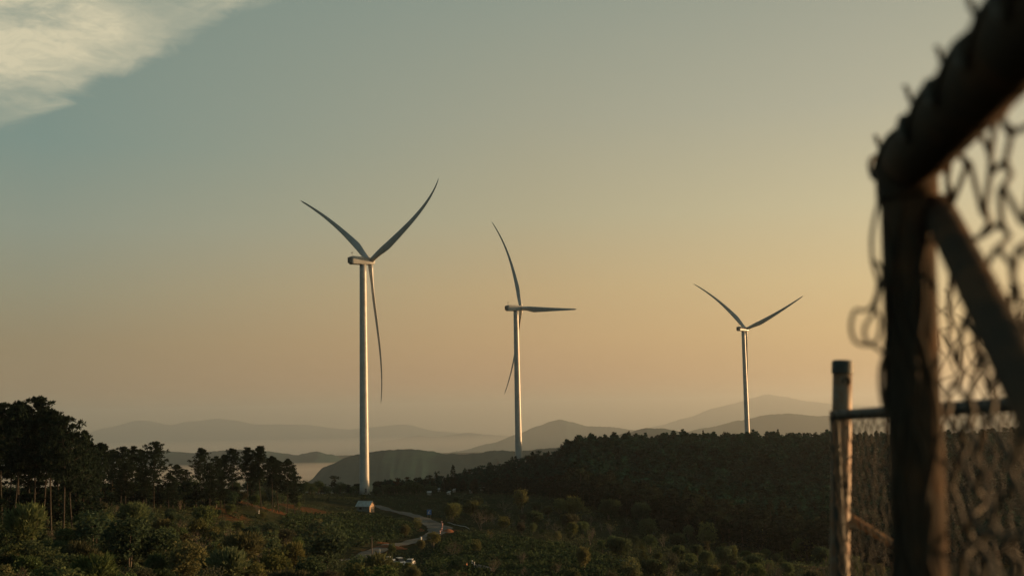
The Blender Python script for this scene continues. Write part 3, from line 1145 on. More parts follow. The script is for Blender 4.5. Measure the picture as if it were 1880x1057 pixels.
for i in range(44):
    if i < 16:
        px, py = RS.uniform(-20, 520), RS.uniform(985, 1080)
        wh = 'in the lower left thicket'
    elif i < 36:
        px = RS.uniform(830, 1540)
        py = RS.uniform(np.interp(px, [830, 1080, 1300, 1540], [930, 945, 985, 1035]), 1075)
        wh = 'in the scrub below the dark forest' if px > 1080 else 'between the road bend and the forest'
    else:
        px, py = RS.uniform(560, 760), RS.uniform(908, 930)
        wh = 'on the flat around the largest turbine'
    p_ = hit(px, py)
    if p_ is None or near_road(p_, 6):
        continue
    h_ = RS.uniform(2.2, 5.0) if py > 940 else RS.uniform(1.6, 2.8)
    c_ = RS.choice([(.04, .06, .03), (.055, .068, .03), (.03, .05, .028), (.07, .066, .034)])
    ftree(px, p_[1], h_, RS.choice([0, 2, 3, 5, 7]), ('tall' if h_ > 3.6 else 'short') + ' young tree with loose leaves ' + wh, c_, sxy=RS.uniform(.9, 1.5), name='young_tree', group='young trees on the slopes')

GREY = []
RF = random.Random(5)


def front(px):
    return np.interp(px, [690, 760, 850, 960, 1080, 1200, 1300, 1420, 1520, 1900], [660, 655, 640, 600, 520, 475, 440, 405, 385, 370])


def back(px):
    return np.interp(px, [690, 800, 900, 960, 1010, 1060, 1200, 1400, 1900], [690, 760, 815, 830, 845, 870, 895, 920, 930])


FOR = []
cell = {}
for _ in range(60000):
    px = RF.uniform(690, 1920)
    d = RF.uniform(front(px), back(px)) if RF.random() < .8 else RF.uniform(front(px), front(px) + 90)
    # keep even spacing on the ground
    x = ray(px, 880)[0] * d
    key = (int(x // 5.8), int(d // 5.8))
    ok = True
    for i in (-1, 0, 1):
        for j in (-1, 0, 1):
            for q in cell.get((key[0] + i, key[1] + j), ()):
                if (q[0] - x) ** 2 + (q[1] - d) ** 2 < 33:
                    ok = False
    if not ok:
        continue
    cell.setdefault(key, []).append((x, d))
    FOR.append((px, d))
    if len(FOR) >= 3000:
        break
# the ones that show largest stay single trees
FOR.sort(key=lambda q: q[1])
single, mass = [], []
sky = [q for q in FOR if q[1] > back(q[0]) - 26 and 1020 < q[0] < 1560]
skyset = set(sky[::2][:70])
for q in FOR:
    if q in skyset:
        single.append(q)
    elif len(single) < 230 and q[1] < front(q[0]) + 60 and q[0] < 1640:
        single.append(q)
    else:
        mass.append(q)


def ftop(px, d):
    """tree height: low on the left slope, tall on the ridge"""
    return RF.uniform(.68, 1.25) * np.interp(px, [690, 850, 960, 1024, 1036, 1060, 1100, 1200, 1900], [6.0, 6.2, 8.2, 8.0, 12, 14.5, 13.5, 12, 12])


for px, d in single:
    if (px, d) in skyset:
        lab = 'dark tree in the row along the skyline of the forest ridge'
    elif px < 960:
        lab = 'dark tree on the slope left of the forest, among the pale roofs'
    elif px < 1200:
        lab = 'dark tree at the forest foot above the right tea field'
    elif px < 1400:
        lab = 'dark tree at the forest foot above the scrub'
    else:
        lab = 'dark tree at the forest foot close to the fence post'
    ftree(px, d, float(ftop(px, d)), None, lab, sxy=RF.uniform(1.1, 1.6))


def forest_mass():
    mb = MB()
    arr = [np.concatenate(f[2].v).reshape(-1, 4, 3) for f in FT]
    tn = [np.array(f[2].tone) for f in FT]
    Vs, Ts = [], []
    for px, d in mass:
        p = ground_pt(px, d)
        k = RF.randrange(len(FT))
        Q, tt = arr[k], tn[k]
        keep = rng.random(len(Q)) < .6
        Q = Q[keep]
        h = float(ftop(px, d)) / 10
        s = np.array([h * RF.uniform(1.15, 1.75)] * 2 + [h])
        c = Q.mean(1, keepdims=True)
        Q = (c + (Q - c) * 1.3) * s
        Q = Q @ rotz(RF.uniform(0, 6.28)).T + p
        Vs.append(Q)
        Ts.append(np.clip(tt[keep] + RF.uniform(-.4, .4), 0, 1))
    Q = np.concatenate(Vs)
    n = len(Q)
    mb.add(Q.reshape(-1, 3), np.arange(4 * n).reshape(n, 4).tolist(), 0, np.concatenate(Ts))
    o = mb.build('forest', M['forest'])
    tag(o, 'dark mixed forest covering the right hand hill up to its ridge', 'forest', kind='stuff')


forest_mass()


# ---- tea rows and undergrowth
def inpoly(p, poly):
    c = False
    n = len(poly)
    for i in range(n):
        a, b = poly[i], poly[(i + 1) % n]
        if (a[1] > p[1]) != (b[1] > p[1]) and p[0] < (b[0] - a[0]) * (p[1] - a[1]) / (b[1] - a[1]) + a[0]:
            c = not c
    return c


def tea(name, polypx, ang, pitch, label, seed):
    r2 = np.random.default_rng(seed)
    poly = [hit(*q)[:2] for q in polypx]
    P = np.array(poly)
    ctr = P.mean(0)
    u_ = np.array([math.cos(ang), math.sin(ang)])
    v_ = np.array([-u_[1], u_[0]])
    ext = np.max(np.abs((P - ctr) @ np.stack([u_, v_], 1)), 0) + 5
    pts = []
    for q in np.arange(-ext[1], ext[1], pitch):
        for s in np.arange(-ext[0], ext[0], .8):
            w = ctr + u_ * s + v_ * (q + 2.2 * math.sin(s * .03 + q * .02) + .4 * math.sin(s * .21 + q))
            if inpoly(w, poly) and r2.random() < .93:
                pts.append(w)
    pts = np.array(pts)
    pts = pts[road_dist(pts[:, 0], pts[:, 1]) > 6.5]
    Z = terrain(pts[:, 0], pts[:, 1])
    n = len(pts)
    k = 9
    C = np.repeat(np.stack([pts[:, 0], pts[:, 1], Z], 1), k, 0)
    C += np.stack([r2.normal(0, .45, n * k), r2.normal(0, .45, n * k), np.abs(r2.normal(.55, .35, n * k))], 1)
    A = unit(r2.normal(size=(n * k, 3)))
    B = unit(np.cross(A, r2.normal(size=(n * k, 3))))
    mb = MB()
    mb.quads(C, A * .42, B * .26, 0, np.clip(.5 + r2.normal(0, .25, n * k) + np.repeat(r2.normal(0, .12, n), k), 0, 1))
    tag(mb.build(name, M['tea']), label, 'tea rows', kind='stuff')


tea('tea_rows', [(515, 958), (560, 944), (640, 945), (690, 947), (745, 957), (765, 968), (745, 985), (690, 1000), (640, 1012), (560, 1000)], R(8), 3.6,
    'rows of low tea bushes in the field inside the road bend', 1)
tea('tea_rows', [(835, 978), (900, 985), (1010, 998), (1100, 1020), (1180, 1045), (1190, 1100), (850, 1100), (780, 1040), (800, 1008)], R(-24), 3.6,
    'rows of low tea bushes on the slope right of the road', 2)


def undergrowth():
    r2 = np.random.default_rng(9)
    n = 26000
    px = r2.uniform(-80, 1700, n)
    d = 105 * (640 / 105) ** r2.random(n)
    v = np.array([ray(p, 880)[0] for p in px])
    x, y = v * d, d
    keep = (d < np.where(px > 690, front(px) + 10, 640)) & (road_dist(x, y) > 5.5)
    keep &= np.sin(x * .12 + 1) * np.sin(y * .09) + r2.normal(0, .5, n) > -.35
    x, y = x[keep], y[keep]
    n = len(x)
    z = terrain(x, y)
    k = 7
    h = r2.uniform(.3, 1.2, n)
    C = np.repeat(np.stack([x, y, z], 1), k, 0)
    C += np.stack([r2.normal(0, .5, n * k), r2.normal(0, .5, n * k), np.repeat(h, k) * r2.uniform(.1, 1, n * k)], 1)
    A = unit(r2.normal(size=(n * k, 3)) + np.array([0, 0, .8]))
    B = unit(np.cross(A, r2.normal(size=(n * k, 3))))
    mb = MB()
    mb.quads(C, A * .34, B * .15, 0, np.clip(.5 + r2.normal(0, .22, n * k) + np.repeat(r2.normal(0, .15, n), k), 0, 1))
    tag(mb.build('undergrowth', M['under']), 'low scrub and dry grass covering the slopes', 'undergrowth', kind='stuff')


undergrowth()


# ------------------------------------------------------------------ hut
def hut():
    p = hit(671, 938)
    az = math.atan2(p[0], p[1])
    root = empty('hut', p, 'small grey hut with a pale pitched roof beside the road below the largest turbine', 'hut', rz=R(-24))
    L, D, h1, h2 = 6.0, 3.6, 2.5, 4.1
    mb = MB()
    V = [(-L / 2, -D / 2, -.5), (L / 2, -D / 2, -.5), (L / 2, D / 2, -.5), (-L / 2, D / 2, -.5), (-L / 2, -D / 2, h1), (L / 2, -D / 2, h1), (L / 2, D / 2, h1), (-L / 2, D / 2, h1),
         (-L / 2, 0, h2 - .1), (L / 2, 0, h2 - .1)]
    mb.add(V, [(0, 1, 5, 4), (2, 3, 7, 6), (3, 0, 4, 8, 7)], 0)
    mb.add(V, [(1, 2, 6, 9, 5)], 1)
    wall = mb.build('wall', [M['hut_wall'], M['hut_gable_sunlit']], root)
    mb = MB()
    for sx, sz in ((-1, 1), (1, 1)):
        pass
    for s in (-1, 1):
        n = 14
        xs = np.linspace(-L / 2 - .35, L / 2 + .35, n * 4 + 1)
        V, Fs = [], []
        for i, x in enumerate(xs):
            c = .035 * math.sin(i * math.pi / 2)
            e0 = np.array([x, s * (D / 2 + .55), h1 - .42 + c])
            e1 = np.array([x, 0, h2 + c])
            V += [e0, e1, e0 - [0, 0, .06], e1 - [0, 0, .06]]
        for i in range(len(xs) - 1):
            a, b = 4 * i, 4 * i + 4
            Fs += [(a, a + 1, b + 1, b), (a + 2, b + 2, b + 3, a + 3), (a, b, b + 2, a + 2)]
        mb.add(V, Fs)
    mb.tube([(-L / 2 - .36, 0, h2 + .03), (L / 2 + .36, 0, h2 + .03)], .09, 6)
    mb.build('roof', M['hut_roof'], root)
    mb = MB()
    mb.box((L / 2 + .01, -.5, .85), (.08, .85, 1.9))
    mb.build('door', M['dark'], root)
    mb = MB()
    mb.box((L / 2 + .01, .85, 1.55), (.08, .7, .8))
    mb.build('window', M['dark'], root)
    mb = MB()
    mb.box((-1.2, -D / 2 - .01, 1.3), (1.1, .08, .8))
    mb.build('window', M['dark'], root)
    return root


hut()


# ------------------------------------------------------------------ road furniture
def sign():
    p = hit(788, 951)
    root = empty('road_sign', p, 'blue and white road sign on two posts beside the road bend', 'road sign', rz=R(10))
    for s in (-1, 1):
        mb = MB()
        mb.tube([(s * .55, 0, -.3), (s * .55, 0, 2.6)], .06, 8)
        mb.build('post', M['galv'], root)
    mb = MB()
    mb.box((0, -.08, 2.3), (1.7, .06, 1.9))
    b = mb.build('board', M['blue'], root)
    mb = MB()
    mb.tube([(-.35, -.125, 1.65), (-.35, -.125, 2.3), (.1, -.125, 2.75)], .1, 6)
    mb.tube([(-.35, -.125, 2.2), (.4, -.125, 1.9)], .1, 6)
    mb.tube([(.1, -.125, 2.95), (.45, -.125, 2.75)], .08, 6)
    mb.build('marking', M['white'], b)


sign()


def marker(px, py, h, r, mats, label, group=None, name='marker_post'):
    p = hit(px, py)
    root = empty(name, p, label, 'marker post', group)
    mb = MB()
    mb.tube([(0, 0, -.3), (0, 0, h * .96), (0, 0, h)], [r, r, r * .6], 8)
    b = mb.build('post', mats[0], root)
    if len(mats) > 1:
        mb = MB()
        for q in (.3, .72):
            mb.tube([(0, 0, h * q), (0, 0, h * (q + .16))], r + .015, 8)
        mb.build('band', mats[1], root)
    return root


for i, (px, py, w) in enumerate([(811, 963, 'topmost'), (812, 967, 'second'), (812, 971, 'third'), (811, 976, 'fourth'), (808, 981, 'lowest')]):
    marker(px, py, 1.5, .22, [M['red'], M['white']], f'red and white post on the outer edge of the road bend, {w} of five', 'red and white posts on the bend')
marker(773, 994, 1.6, .28, [M['white']], 'stout white marker post below the lower stretch of road')
marker(475, 942, 1.1, .16, [M['white'], M['wood']], 'white marker post on the reddish grass right of the pine stand')
marker(1400, 996, 1.8, .25, [M['white']], 'white post leaning in the scrub below the forest near the fence')
marker(697, 1015, 1.3, .2, [M['white']], 'short white post at the near end of the lower road')


def pole(px, py, h, label):
    p = hit(px, py)
    root = empty('utility_pole', p, label, 'utility pole')
    mb = MB()
    mb.tube([(0, 0, -.5), (0, 0, h)], [.14, .09], 8)
    mb.build('shaft', M['wood'], root)
    mb = MB()
    mb.box((0, 0, h - .5), (1.4, .1, .12))
    mb.build('crossarm', M['wood'], root)


pole(683, 1018, 5.0, 'thin grey pole beside the red bank of the lower road')


# earth bank outside the bend
def bank(px, py, sx, sy, sz, seed):
    p = hit(px, py)
    n, k = 20, 10
    V = []
    for i in range(k):
        t = i / (k - 1)
        for j in range(n):
            a = 2 * math.pi * j / n
            r = (1 - t) ** .8 * (1 + .25 * fbm(math.cos(a) * 1.3 + seed, math.sin(a) * 1.3, t * 2))
            V.append((p[0] + sx * r * math.cos(a), p[1] + sy * r * math.sin(a), p[2] - .4 + sz * (t ** .8 + .12 * fbm(a * 2, t * 4, seed))))
    Fs = [(i * n + j, i * n + (j + 1) % n, (i + 1) * n + (j + 1) % n, (i + 1) * n + j) for i in range(k - 1) for j in range(n)]
    Fs.append(tuple((k - 1) * n + j for j in range(n)))
    mb = MB()
    mb.add(V, Fs)
    return mb.build('earth_bank', M['soil'], smooth=True)


tag(bank(822, 976, 2.6, 5.0, 1.5, 1), 'bare orange earth mound outside the road bend', 'earth mound')
tag(bank(772, 974, 1.8, 2.6, 1.3, 2), 'small orange earth mound inside the road bend', 'earth mound')
tag(bank(708, 1005, 6.5, 2.0, 1.3, 3), 'long red earth bank above the lower road', 'earth mound')
tag(bank(1463, 1014, 6.0, 3.0, 1.6, 4), 'bare orange earth bank in the scrub near the fence', 'earth mound')


# ------------------------------------------------------------------ cars, wall, barrel, pipe, sheds
def car(px, py, rz, label, L=4.2, Wd=1.75, Hh=1.5):
    p = hit(px, py)
    root = empty('parked_car', p + np.array([0, 0, .05]), label, 'car', 'white cars below the road', rz)
    prof = [(-L / 2, .35, .75), (-L / 2 + .1, .3, 1.0), (-L / 2 + .9, .3, 1.02), (L / 2 - 1.2, .3, .98), (L / 2 - .15, .3, .85), (L / 2, .38, .65)]
    mb = MB()
    k = len(prof)
    V = []
    for x, a, b in prof:
        V += [(x, -Wd / 2, a), (x, Wd / 2, a), (x, Wd / 2 - .08, b), (x, -Wd / 2 + .08, b)]
    Fs = [(4 * i + j, 4 * i + (j + 1) % 4, 4 * i + 4 + (j + 1) % 4, 4 * i + 4 + j) for i in range(k - 1) for j in range(4)] + [(3, 2, 1, 0), (4 * k - 4, 4 * k - 3, 4 * k - 2, 4 * k - 1)]
    mb.add(V, Fs)
    body = mb.build('body', M['car_paint'], root)
    mb = MB()
    a0, a1, b0, b1, w = -L / 2 + .5, L / 2 - 1.25, -L / 2 + .95, L / 2 - 2.0, Wd / 2
    V = [(a0, -w + .12, 1.0), (a0, w - .12, 1.0), (a1, w - .12, .98), (a1, -w + .12, .98), (b0, -w + .3, Hh - .04), (b0, w - .3, Hh - .04), (b1, w - .3, Hh - .04), (b1, -w + .3, Hh - .04)]
    mb.add(V, [(0, 1, 5, 4), (1, 2, 6, 5), (2, 3, 7, 6), (3, 0, 4, 7)])
    mb.build('window', M['glass'], root)
    mb = MB()
    mb.box(((b0 + b1) / 2, 0, Hh), (b1 - b0 + .12, Wd - .55, .09))
    mb.build('roof', M['car_paint'], root)
    for sx in (-1, 1):
        for sy in (-1, 1):
            mb = MB()
            mb.tube([(sx * L * .31, sy * (Wd / 2 - .2), .32), (sx * L * .31, sy * (Wd / 2 + .01), .32)], .33, 14)
            wh = mb.build('wheel', M['tyre'], root)
            mb = MB()
            mb.tube([(sx * L * .31, sy * (Wd / 2 + .0), .32), (sx * L * .31, sy * (Wd / 2 + .03), .32)], .18, 10)
            mb.build('rim', M['galv'], wh)
    for sy in (-1, 1):
        mb = MB()
        mb.box((L / 2 - .03, sy * (Wd / 2 - .35), .72), (.1, .34, .16))
        mb.build('headlight', M['glass'], root)


car(735, 1037, R(-62), 'white parked car half hidden by bushes, the largest of the three', L=4.4, Hh=1.75)
car(752, 1039, R(-100), 'small white parked car right of the largest white car')
car(716, 1033, R(-40), 'white parked car whose roof shows left of the largest white car')


def wall_run(p0, p1, h, t, label, name='low_wall'):
    a, b = hit(*p0), hit(*p1)
    n = 10
    mb = MB()
    d = unit((b - a)[:2])
    nn = np.array([-d[1], d[0]]) * t / 2
    V = []
    for i in range(n + 1):
        q = a + (b - a) * i / n
        g = tz(q[0], q[1])
        for s, zz in ((-1, -.3), (1, -.3), (1, h), (-1, h)):
            V.append((q[0] + s * nn[0], q[1] + s * nn[1], g + zz))
    Fs = [(4 * i + j, 4 * i + (j + 1) % 4, 4 * i + 4 + (j + 1) % 4, 4 * i + 4 + j) for i in range(n) for j in range(4)] + [(3, 2, 1, 0), (4 * n, 4 * n + 1, 4 * n + 2, 4 * n + 3)]
    mb.add(V, Fs)
    return tag(mb.build(name, M['concrete']), label, 'low wall')


wall_run((826, 1040), (851, 1041), .75, .3, 'low pale concrete wall ending at the orange barrel')
wall_run((869, 1038), (902, 1047), .55, .3, 'low pale wall sloping right from the two short posts')
p = hit(854, 1042)
rb = empty('barrel', p, 'orange barrel at the right end of the low concrete wall', 'barrel')
mb = MB()
mb.tube([(0, 0, -.1), (0, 0, .0), (0, 0, .5), (0, 0, .55), (0, 0, 1.1), (0, 0, 1.15)], [.42, .46, .46, .5, .46, .4], 14)
mb.build('drum', M['orange'], rb)
mb = MB()
mb.tube([(0, 0, 1.15), (0, 0, 1.22)], .42, 14)
mb.build('lid', M['white'], rb)
marker(867, 1039, 1.4, .12, [M['white']], 'left one of two short pale posts right of the orange barrel', 'two short pale posts')
marker(871, 1041, 1.3, .12, [M['white']], 'right one of two short pale posts right of the orange barrel', 'two short pale posts')


def pipe(p0, p1, r, label):
    a, b = hit(*p0), hit(*p1)
    P = []
    for t in np.linspace(0, 1, 24):
        q = a + (b - a) * t
        P.append((q[0], q[1], tz(q[0], q[1]) + r + .55 + .12 * math.sin(t * 9)))
    mb = MB()
    mb.tube(P, r, 8)
    return tag(mb.build('water_pipe', M['shed'], smooth=True), label, 'pipe')


pipe((1103, 1025), (1172, 1045), .11, 'long thin pale pipe lying across the right tea rows')
pipe((822, 962), (862, 974), .13, 'short pale pipe running down right from the road bend')

for i, (px, py, w, lab) in enumerate([(788, 903, 3.2, 'pale roofed shed at the left end of the row among the slope trees'), (806, 897, 2.6, 'pale shed second from the left on the wooded slope'),
                                      (824, 903, 2.2, 'tiny pale shed low between the left and right roofs'), (834, 898, 2.0, 'small grey shed at the middle of the row on the wooded slope'), (865, 900, 2.4, 'grey shed left of the brightest roof'),
                                      (886, 895, 3.6, 'shed with the brightest white roof in the wooded slope'), (924, 894, 4.2, 'long low white shed at the right end of the row')]):
    p = hit(px, min(py + 5, 908))
    root = empty('shed', p, lab, 'shed', 'pale sheds among the slope trees', R(random.uniform(-25, 25)))
    lift = 1.5
    w *= .62
    mb = MB()
    mb.box((0, 0, lift / 2 - .4), (w, 1.8, lift))
    mb.build('wall', M['concrete'], root)
    mb = MB()
    V = [(-w / 2 - .15, -1.3, lift - .35), (w / 2 + .15, -1.3, lift - .35), (w / 2 + .15, 1.2, lift + .4), (-w / 2 - .15, 1.2, lift + .4)]
    V += [(x, y, z - .12) for x, y, z in V]
    mb.add(V, [(0, 1, 2, 3), (7, 6, 5, 4), (0, 4, 5, 1), (1, 5, 6, 2), (2, 6, 7, 3), (3, 7, 4, 0)])
    mb.build('roof', M['white'] if w > 2.8 else M['shed'], root)


# ------------------------------------------------------------------ the fences at the right
def chain_link(mb, O, U, n_cols, zbot, ztop_fn, pitch, pv, r, side, jit=.004, barbs=True, sides=5, rr=None, ek=.07):
    """zigzag wires hooked into each other; U is the unit direction of the run, side the sideways unit vector"""
    rr = rr or random.Random(3)
    knot = {}

    def K(c, j):
        if (c, j) not in knot:
            knot[(c, j)] = (rr.gauss(0, jit), rr.gauss(0, jit), rr.gauss(0, jit * .6))
        return knot[(c, j)]
    for c in range(n_cols):
        u0 = c * pitch / 2
        zt = ztop_fn(u0 + pitch / 4)
        nz = int((zt - zbot) / (pv / 2))
        pts = []
        for j in range(nz + 1):
            cc = c + ((j + c) % 2)
            q = K(cc, j)
            sgn = 1 if (j + c) % 2 else -1
            u = cc * pitch / 2 + q[0] - sgn * r * .8
            z = zt - j * pv / 2 + q[1]
            off = q[2] + sgn * r * .9 * (-1 if c % 2 else 1)
            u2 = u + sgn * 0
            # rounded corner: three points
            e = pv * ek
            pts.append((u2 - sgn * pitch * .05, off * .2, z + e))
            pts.append((u2 + sgn * r, off, z))
            pts.append((u2 - sgn * pitch * .05, -off * .2, z - e))
        P = [O + U * a + side * b + np.array([0, 0, zc - O[2]]) for a, b, zc in pts]
        mb.tube(P, r, sides, cap=False)
        if barbs and c % 2 == 0:
            cc = c + (c % 2)
            a = cc * pitch / 2
            p0 = O + U * a + np.array([0, 0, zt - O[2]])
            T_ = [p0 + np.array([0, 0, -.005])]
            for q in range(1, 6):
                th = q * 1.7
                T_.append(p0 + U * math.cos(th) * r * .9 + side * math.sin(th) * r * .9 + np.array([0, 0, q * .003]))
            for sg in (-1, 1):
                L = .018 if sg < 0 else .010
                e_ = p0 + np.array([0, 0, .014])
                mb.tube(T_[:], r, sides, cap=False)
                dirn = -U * sg * .55 + side * (.55 if sg < 0 else -.4) + np.array([0, 0, .75])
                mb.tube([e_, e_ + dirn * L * .5, e_ + dirn * L * 1.1], r, sides)


def steel(mb, p0, p1, r, sides=20):
    p0, p1 = np.asarray(p0, float), np.asarray(p1, float)
    n = 14
    mb.tube([p0 + (p1 - p0) * i / n for i in range(n + 1)], r, sides)


GZ = 39.3
# -- near fence: post, rail to the camera's right, brace, mesh on the near side
root = empty('chain_link_fence', (0, 0, 0), 'dark rusty chain link fence with post, rail and brace, very close and out of focus', 'fence')
ptop = at(1664, 322, 1.43)
mb = MB()
steel(mb, (ptop[0] - .046, ptop[1], GZ - .3), (ptop[0], ptop[1], ptop[2] + .012), .0315)
post = mb.build('post', M['rust'], root, smooth=True)
mb = MB()
mb.tube([(ptop[0], ptop[1], ptop[2] - .03), (ptop[0], ptop[1], ptop[2] + .012), (ptop[0], ptop[1], ptop[2] + .022)], [.0365, .0365, .028], 20)
mb.build('cap', M['rust'], post)
r0 = at(1668, 300, 1.43)
r1 = at(1880, 62, .92)
dirr = r1 - r0
r2_ = r0 + dirr * 3.2
r2_[2] = r0[2] + dirr[2] * 1.2
rail_dir = unit(dirr)
mb = MB()
steel(mb, r0 - dirr * .05, r0 + dirr * 3.4, .036)
mb.build('top_rail', M['rust'], root, smooth=True)
b0 = at(1728, 395, 1.40)
b1 = at(1880, 700, .93)
mb = MB()
steel(mb, b0 - unit(b1 - b0) * .03, b0 + (b1 - b0) * 3.0, .0195)
mb.build('brace', M['rust'], root, smooth=True)
Uh = np.array([dirr[0], dirr[1], 0.0])
slope = dirr[2] / np.linalg.norm(Uh)
Uh = unit(Uh)
side = np.array([-Uh[1], Uh[0], 0])
if side[0] > 0:
    side = -side
O = np.array([ptop[0], ptop[1], ptop[2]]) - Uh * .03 - side * .041
mb = MB()
chain_link(mb, O, Uh, 44, GZ + .1, lambda u: r0[2] + .026 + slope * max(0, u - .02), 0.105, .105, .0034, side, jit=.013, ek=.13)
mb.build('mesh', M['wire'], root, smooth=True)


def barb(path, prong):
    # bare twisted end of a mesh wire standing up over the rail
    bx = path[0][0]
    t = min((abs(proj(r0 + dirr * q)[0] - bx - 22), q) for q in np.linspace(-.3, 1.8, 500))[1]
    c = r0 + dirr * t
    d = c[1]
    mb = MB()
    P = [c + np.array([0, 0, .02])] + [at(x, y, d) for x, y in path]
    Q = catmull(P, 5)
    tw = [q + np.array([math.cos(k * 1.3), math.sin(k * 1.3), 0]) * .0022 for k, q in enumerate(Q)]
    mb.tube(tw, .0030, 6)
    Q = catmull([P[0], P[1], P[2], at(prong[0], prong[1], d)], 5)
    tw = [q - np.array([math.cos(k * 1.3), math.sin(k * 1.3), 0]) * .0022 for k, q in enumerate(Q)]
    mb.tube(tw, .0028, 6)
    # the same wire lying round the rail towards the next end
    Q = [P[1]] + [c + rail_dir * u + side * .0385 * math.cos(a) + np.array([0, 0, .0385 * math.sin(a)]) for u, a in ((.01, .8), (.04, .3), (.07, -.3), (.10, .1), (.13, .7), (.15, 1.2))]
    mb.tube(catmull(Q, 5), .0030, 6)
    mb.build('wire_end', M['wire'], root, smooth=True)


for pth, prg in (([(1621, 292), (1619, 270), (1604, 249)], (1636, 262)), ([(1681, 216), (1680, 192), (1658, 158)], (1690, 178)), ([(1735, 152), (1737, 119), (1716, 86)], (1748, 104)),
                 ([(1793, 66), (1795, 28), (1772, -6)], (1808, 12)), ([(1866, -40), (1868, -80), (1840, -120)], (1880, -100))):
    barb(pth, prg)
mb = MB()


def wl(pts):
    P = [at(*q) for q in pts]
    return catmull(P, 6)


mb.tube(wl([(1628, 330, 1.42), (1612, 375, 1.42), (1601, 430, 1.42), (1602, 480, 1.42), (1612, 520, 1.42), (1604, 555, 1.42), (1590, 570, 1.42), (1570, 570, 1.42), (1562, 600, 1.42), (1572, 628, 1.42),
            (1600, 632, 1.42), (1614, 615, 1.42), (1616, 585, 1.42), (1606, 565, 1.42)]), .0024, 6)
mb.tube(wl([(1606, 478, 1.41), (1620, 500, 1.41), (1612, 545, 1.41), (1600, 580, 1.40), (1588, 600, 1.40), (1590, 625, 1.40), (1612, 640, 1.40), (1628, 655, 1.41)]), .0024, 6)
mb.tube(wl([(1630, 640, 1.41), (1618, 670, 1.41), (1616, 705, 1.41), (1622, 745, 1.41), (1634, 770, 1.41)]), .0026, 6)
mb.build('loose_wire', M['wire'], root, smooth=True)
rw = random.Random(12)
mb = MB()
for k in range(5):
    a0 = -2.8 + k * .36
    P = []
    zt_ = ptop[2] - rw.uniform(0, .12)
    for q in range(46):
        zq = zt_ - q * .036
        if zq < GZ + .05:
            break
        ph = a0 + .30 * math.sin(q * .9 + k * 2.1) * (1 if q % 3 else 1.4) + rw.gauss(0, .05)
        f_ = (ptop[2] - zq) / (ptop[2] - GZ + .3)
        rr_ = .0335 + abs(rw.gauss(0, .0012))
        P.append((ptop[0] - .046 * f_ + rr_ * math.cos(ph), ptop[1] + rr_ * math.sin(ph), zq))
    mb.tube(catmull(P, 3), .0023, 5)
mb.build('wrapped_wire', M['dark_wire'], root, smooth=True)

# -- open gate swung towards us: frame, brace, mesh
root = empty('chain_link_gate', (0, 0, 0), 'chain link gate with a thin dark frame between the capped post and the near fence', 'gate')
g0 = at(1532, 762, 3.45)
g1 = at(1960, 737, 1.85)
mb = MB()
steel(mb, g0, g1, .0135)
mb.build('top_rail', M['gate_steel'], root, smooth=True)
for gp in (g0, g1):
    mb = MB()
    steel(mb, gp + np.array([0, 0, .013]), (gp[0], gp[1], GZ + .1), .0135)
    mb.build('stile', M['gate_steel'], root, smooth=True)
mb = MB()
steel(mb, (g0[0], g0[1], GZ + .14), (g1[0], g1[1], GZ + .14), .0135)
mb.build('bottom_rail', M['gate_steel'], root, smooth=True)
gd = g1 - g0
gl = np.linalg.norm(gd[:2])
Ug = unit(np.array([gd[0], gd[1], 0]))
sg = np.array([-Ug[1], Ug[0], 0])
if sg[0] > 0:
    sg = -sg
mb = MB()
gs = gd[2] / gl
chain_link(mb, g0 + sg * .014, Ug, int(gl / .031), GZ + .12, lambda u: g0[2] - .008 + gs * u, 0.062, .088, .0016, sg, jit=.007, ek=.12, barbs=False)
mb.build('mesh', M['wire'], root, smooth=True)

# -- capped post the gate hangs on
root = empty('fence_post', (0, 0, 0), 'rusty steel fence post with a dark cap, lit orange down its right side', 'post')
t0 = at(1547, 672, 3.57)
t1 = at(1541, 1057, 3.55)
dv = (t1 - t0) / (t0[2] - t1[2])
tb = t0 + dv * (t0[2] - GZ + .3)
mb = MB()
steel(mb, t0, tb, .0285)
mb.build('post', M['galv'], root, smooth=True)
mb = MB()
uu = unit(t0 - tb)
mb.tube([t0 - uu * .022, t0 + uu * .006, t0 + uu * .014, t0 + uu * .017], [.0318, .0318, .031, .026], 20)
mb.build('cap', M['cap'], root)
mb = MB()
h_ = t0 - uu * .046 + np.array([.004, -.022, 0])
mb.tube([h_ + np.array([0, .01, 0]), h_ + np.array([0, -.006, 0])], .013, 10)
mb.build('bolt', M['rust'], root)
mb = MB()
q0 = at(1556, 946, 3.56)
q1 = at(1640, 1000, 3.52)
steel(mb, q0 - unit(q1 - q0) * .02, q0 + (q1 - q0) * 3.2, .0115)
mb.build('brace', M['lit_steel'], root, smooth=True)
mb = MB()
for zq in (890, 905, 925):
    q = at(1544, zq, 3.53)
    mb.tube([q + np.array([0, .03, 0]), q + np.array([.0, -.02, 0])], .016, 8)
mb.build('hinge', M['rust'], root)

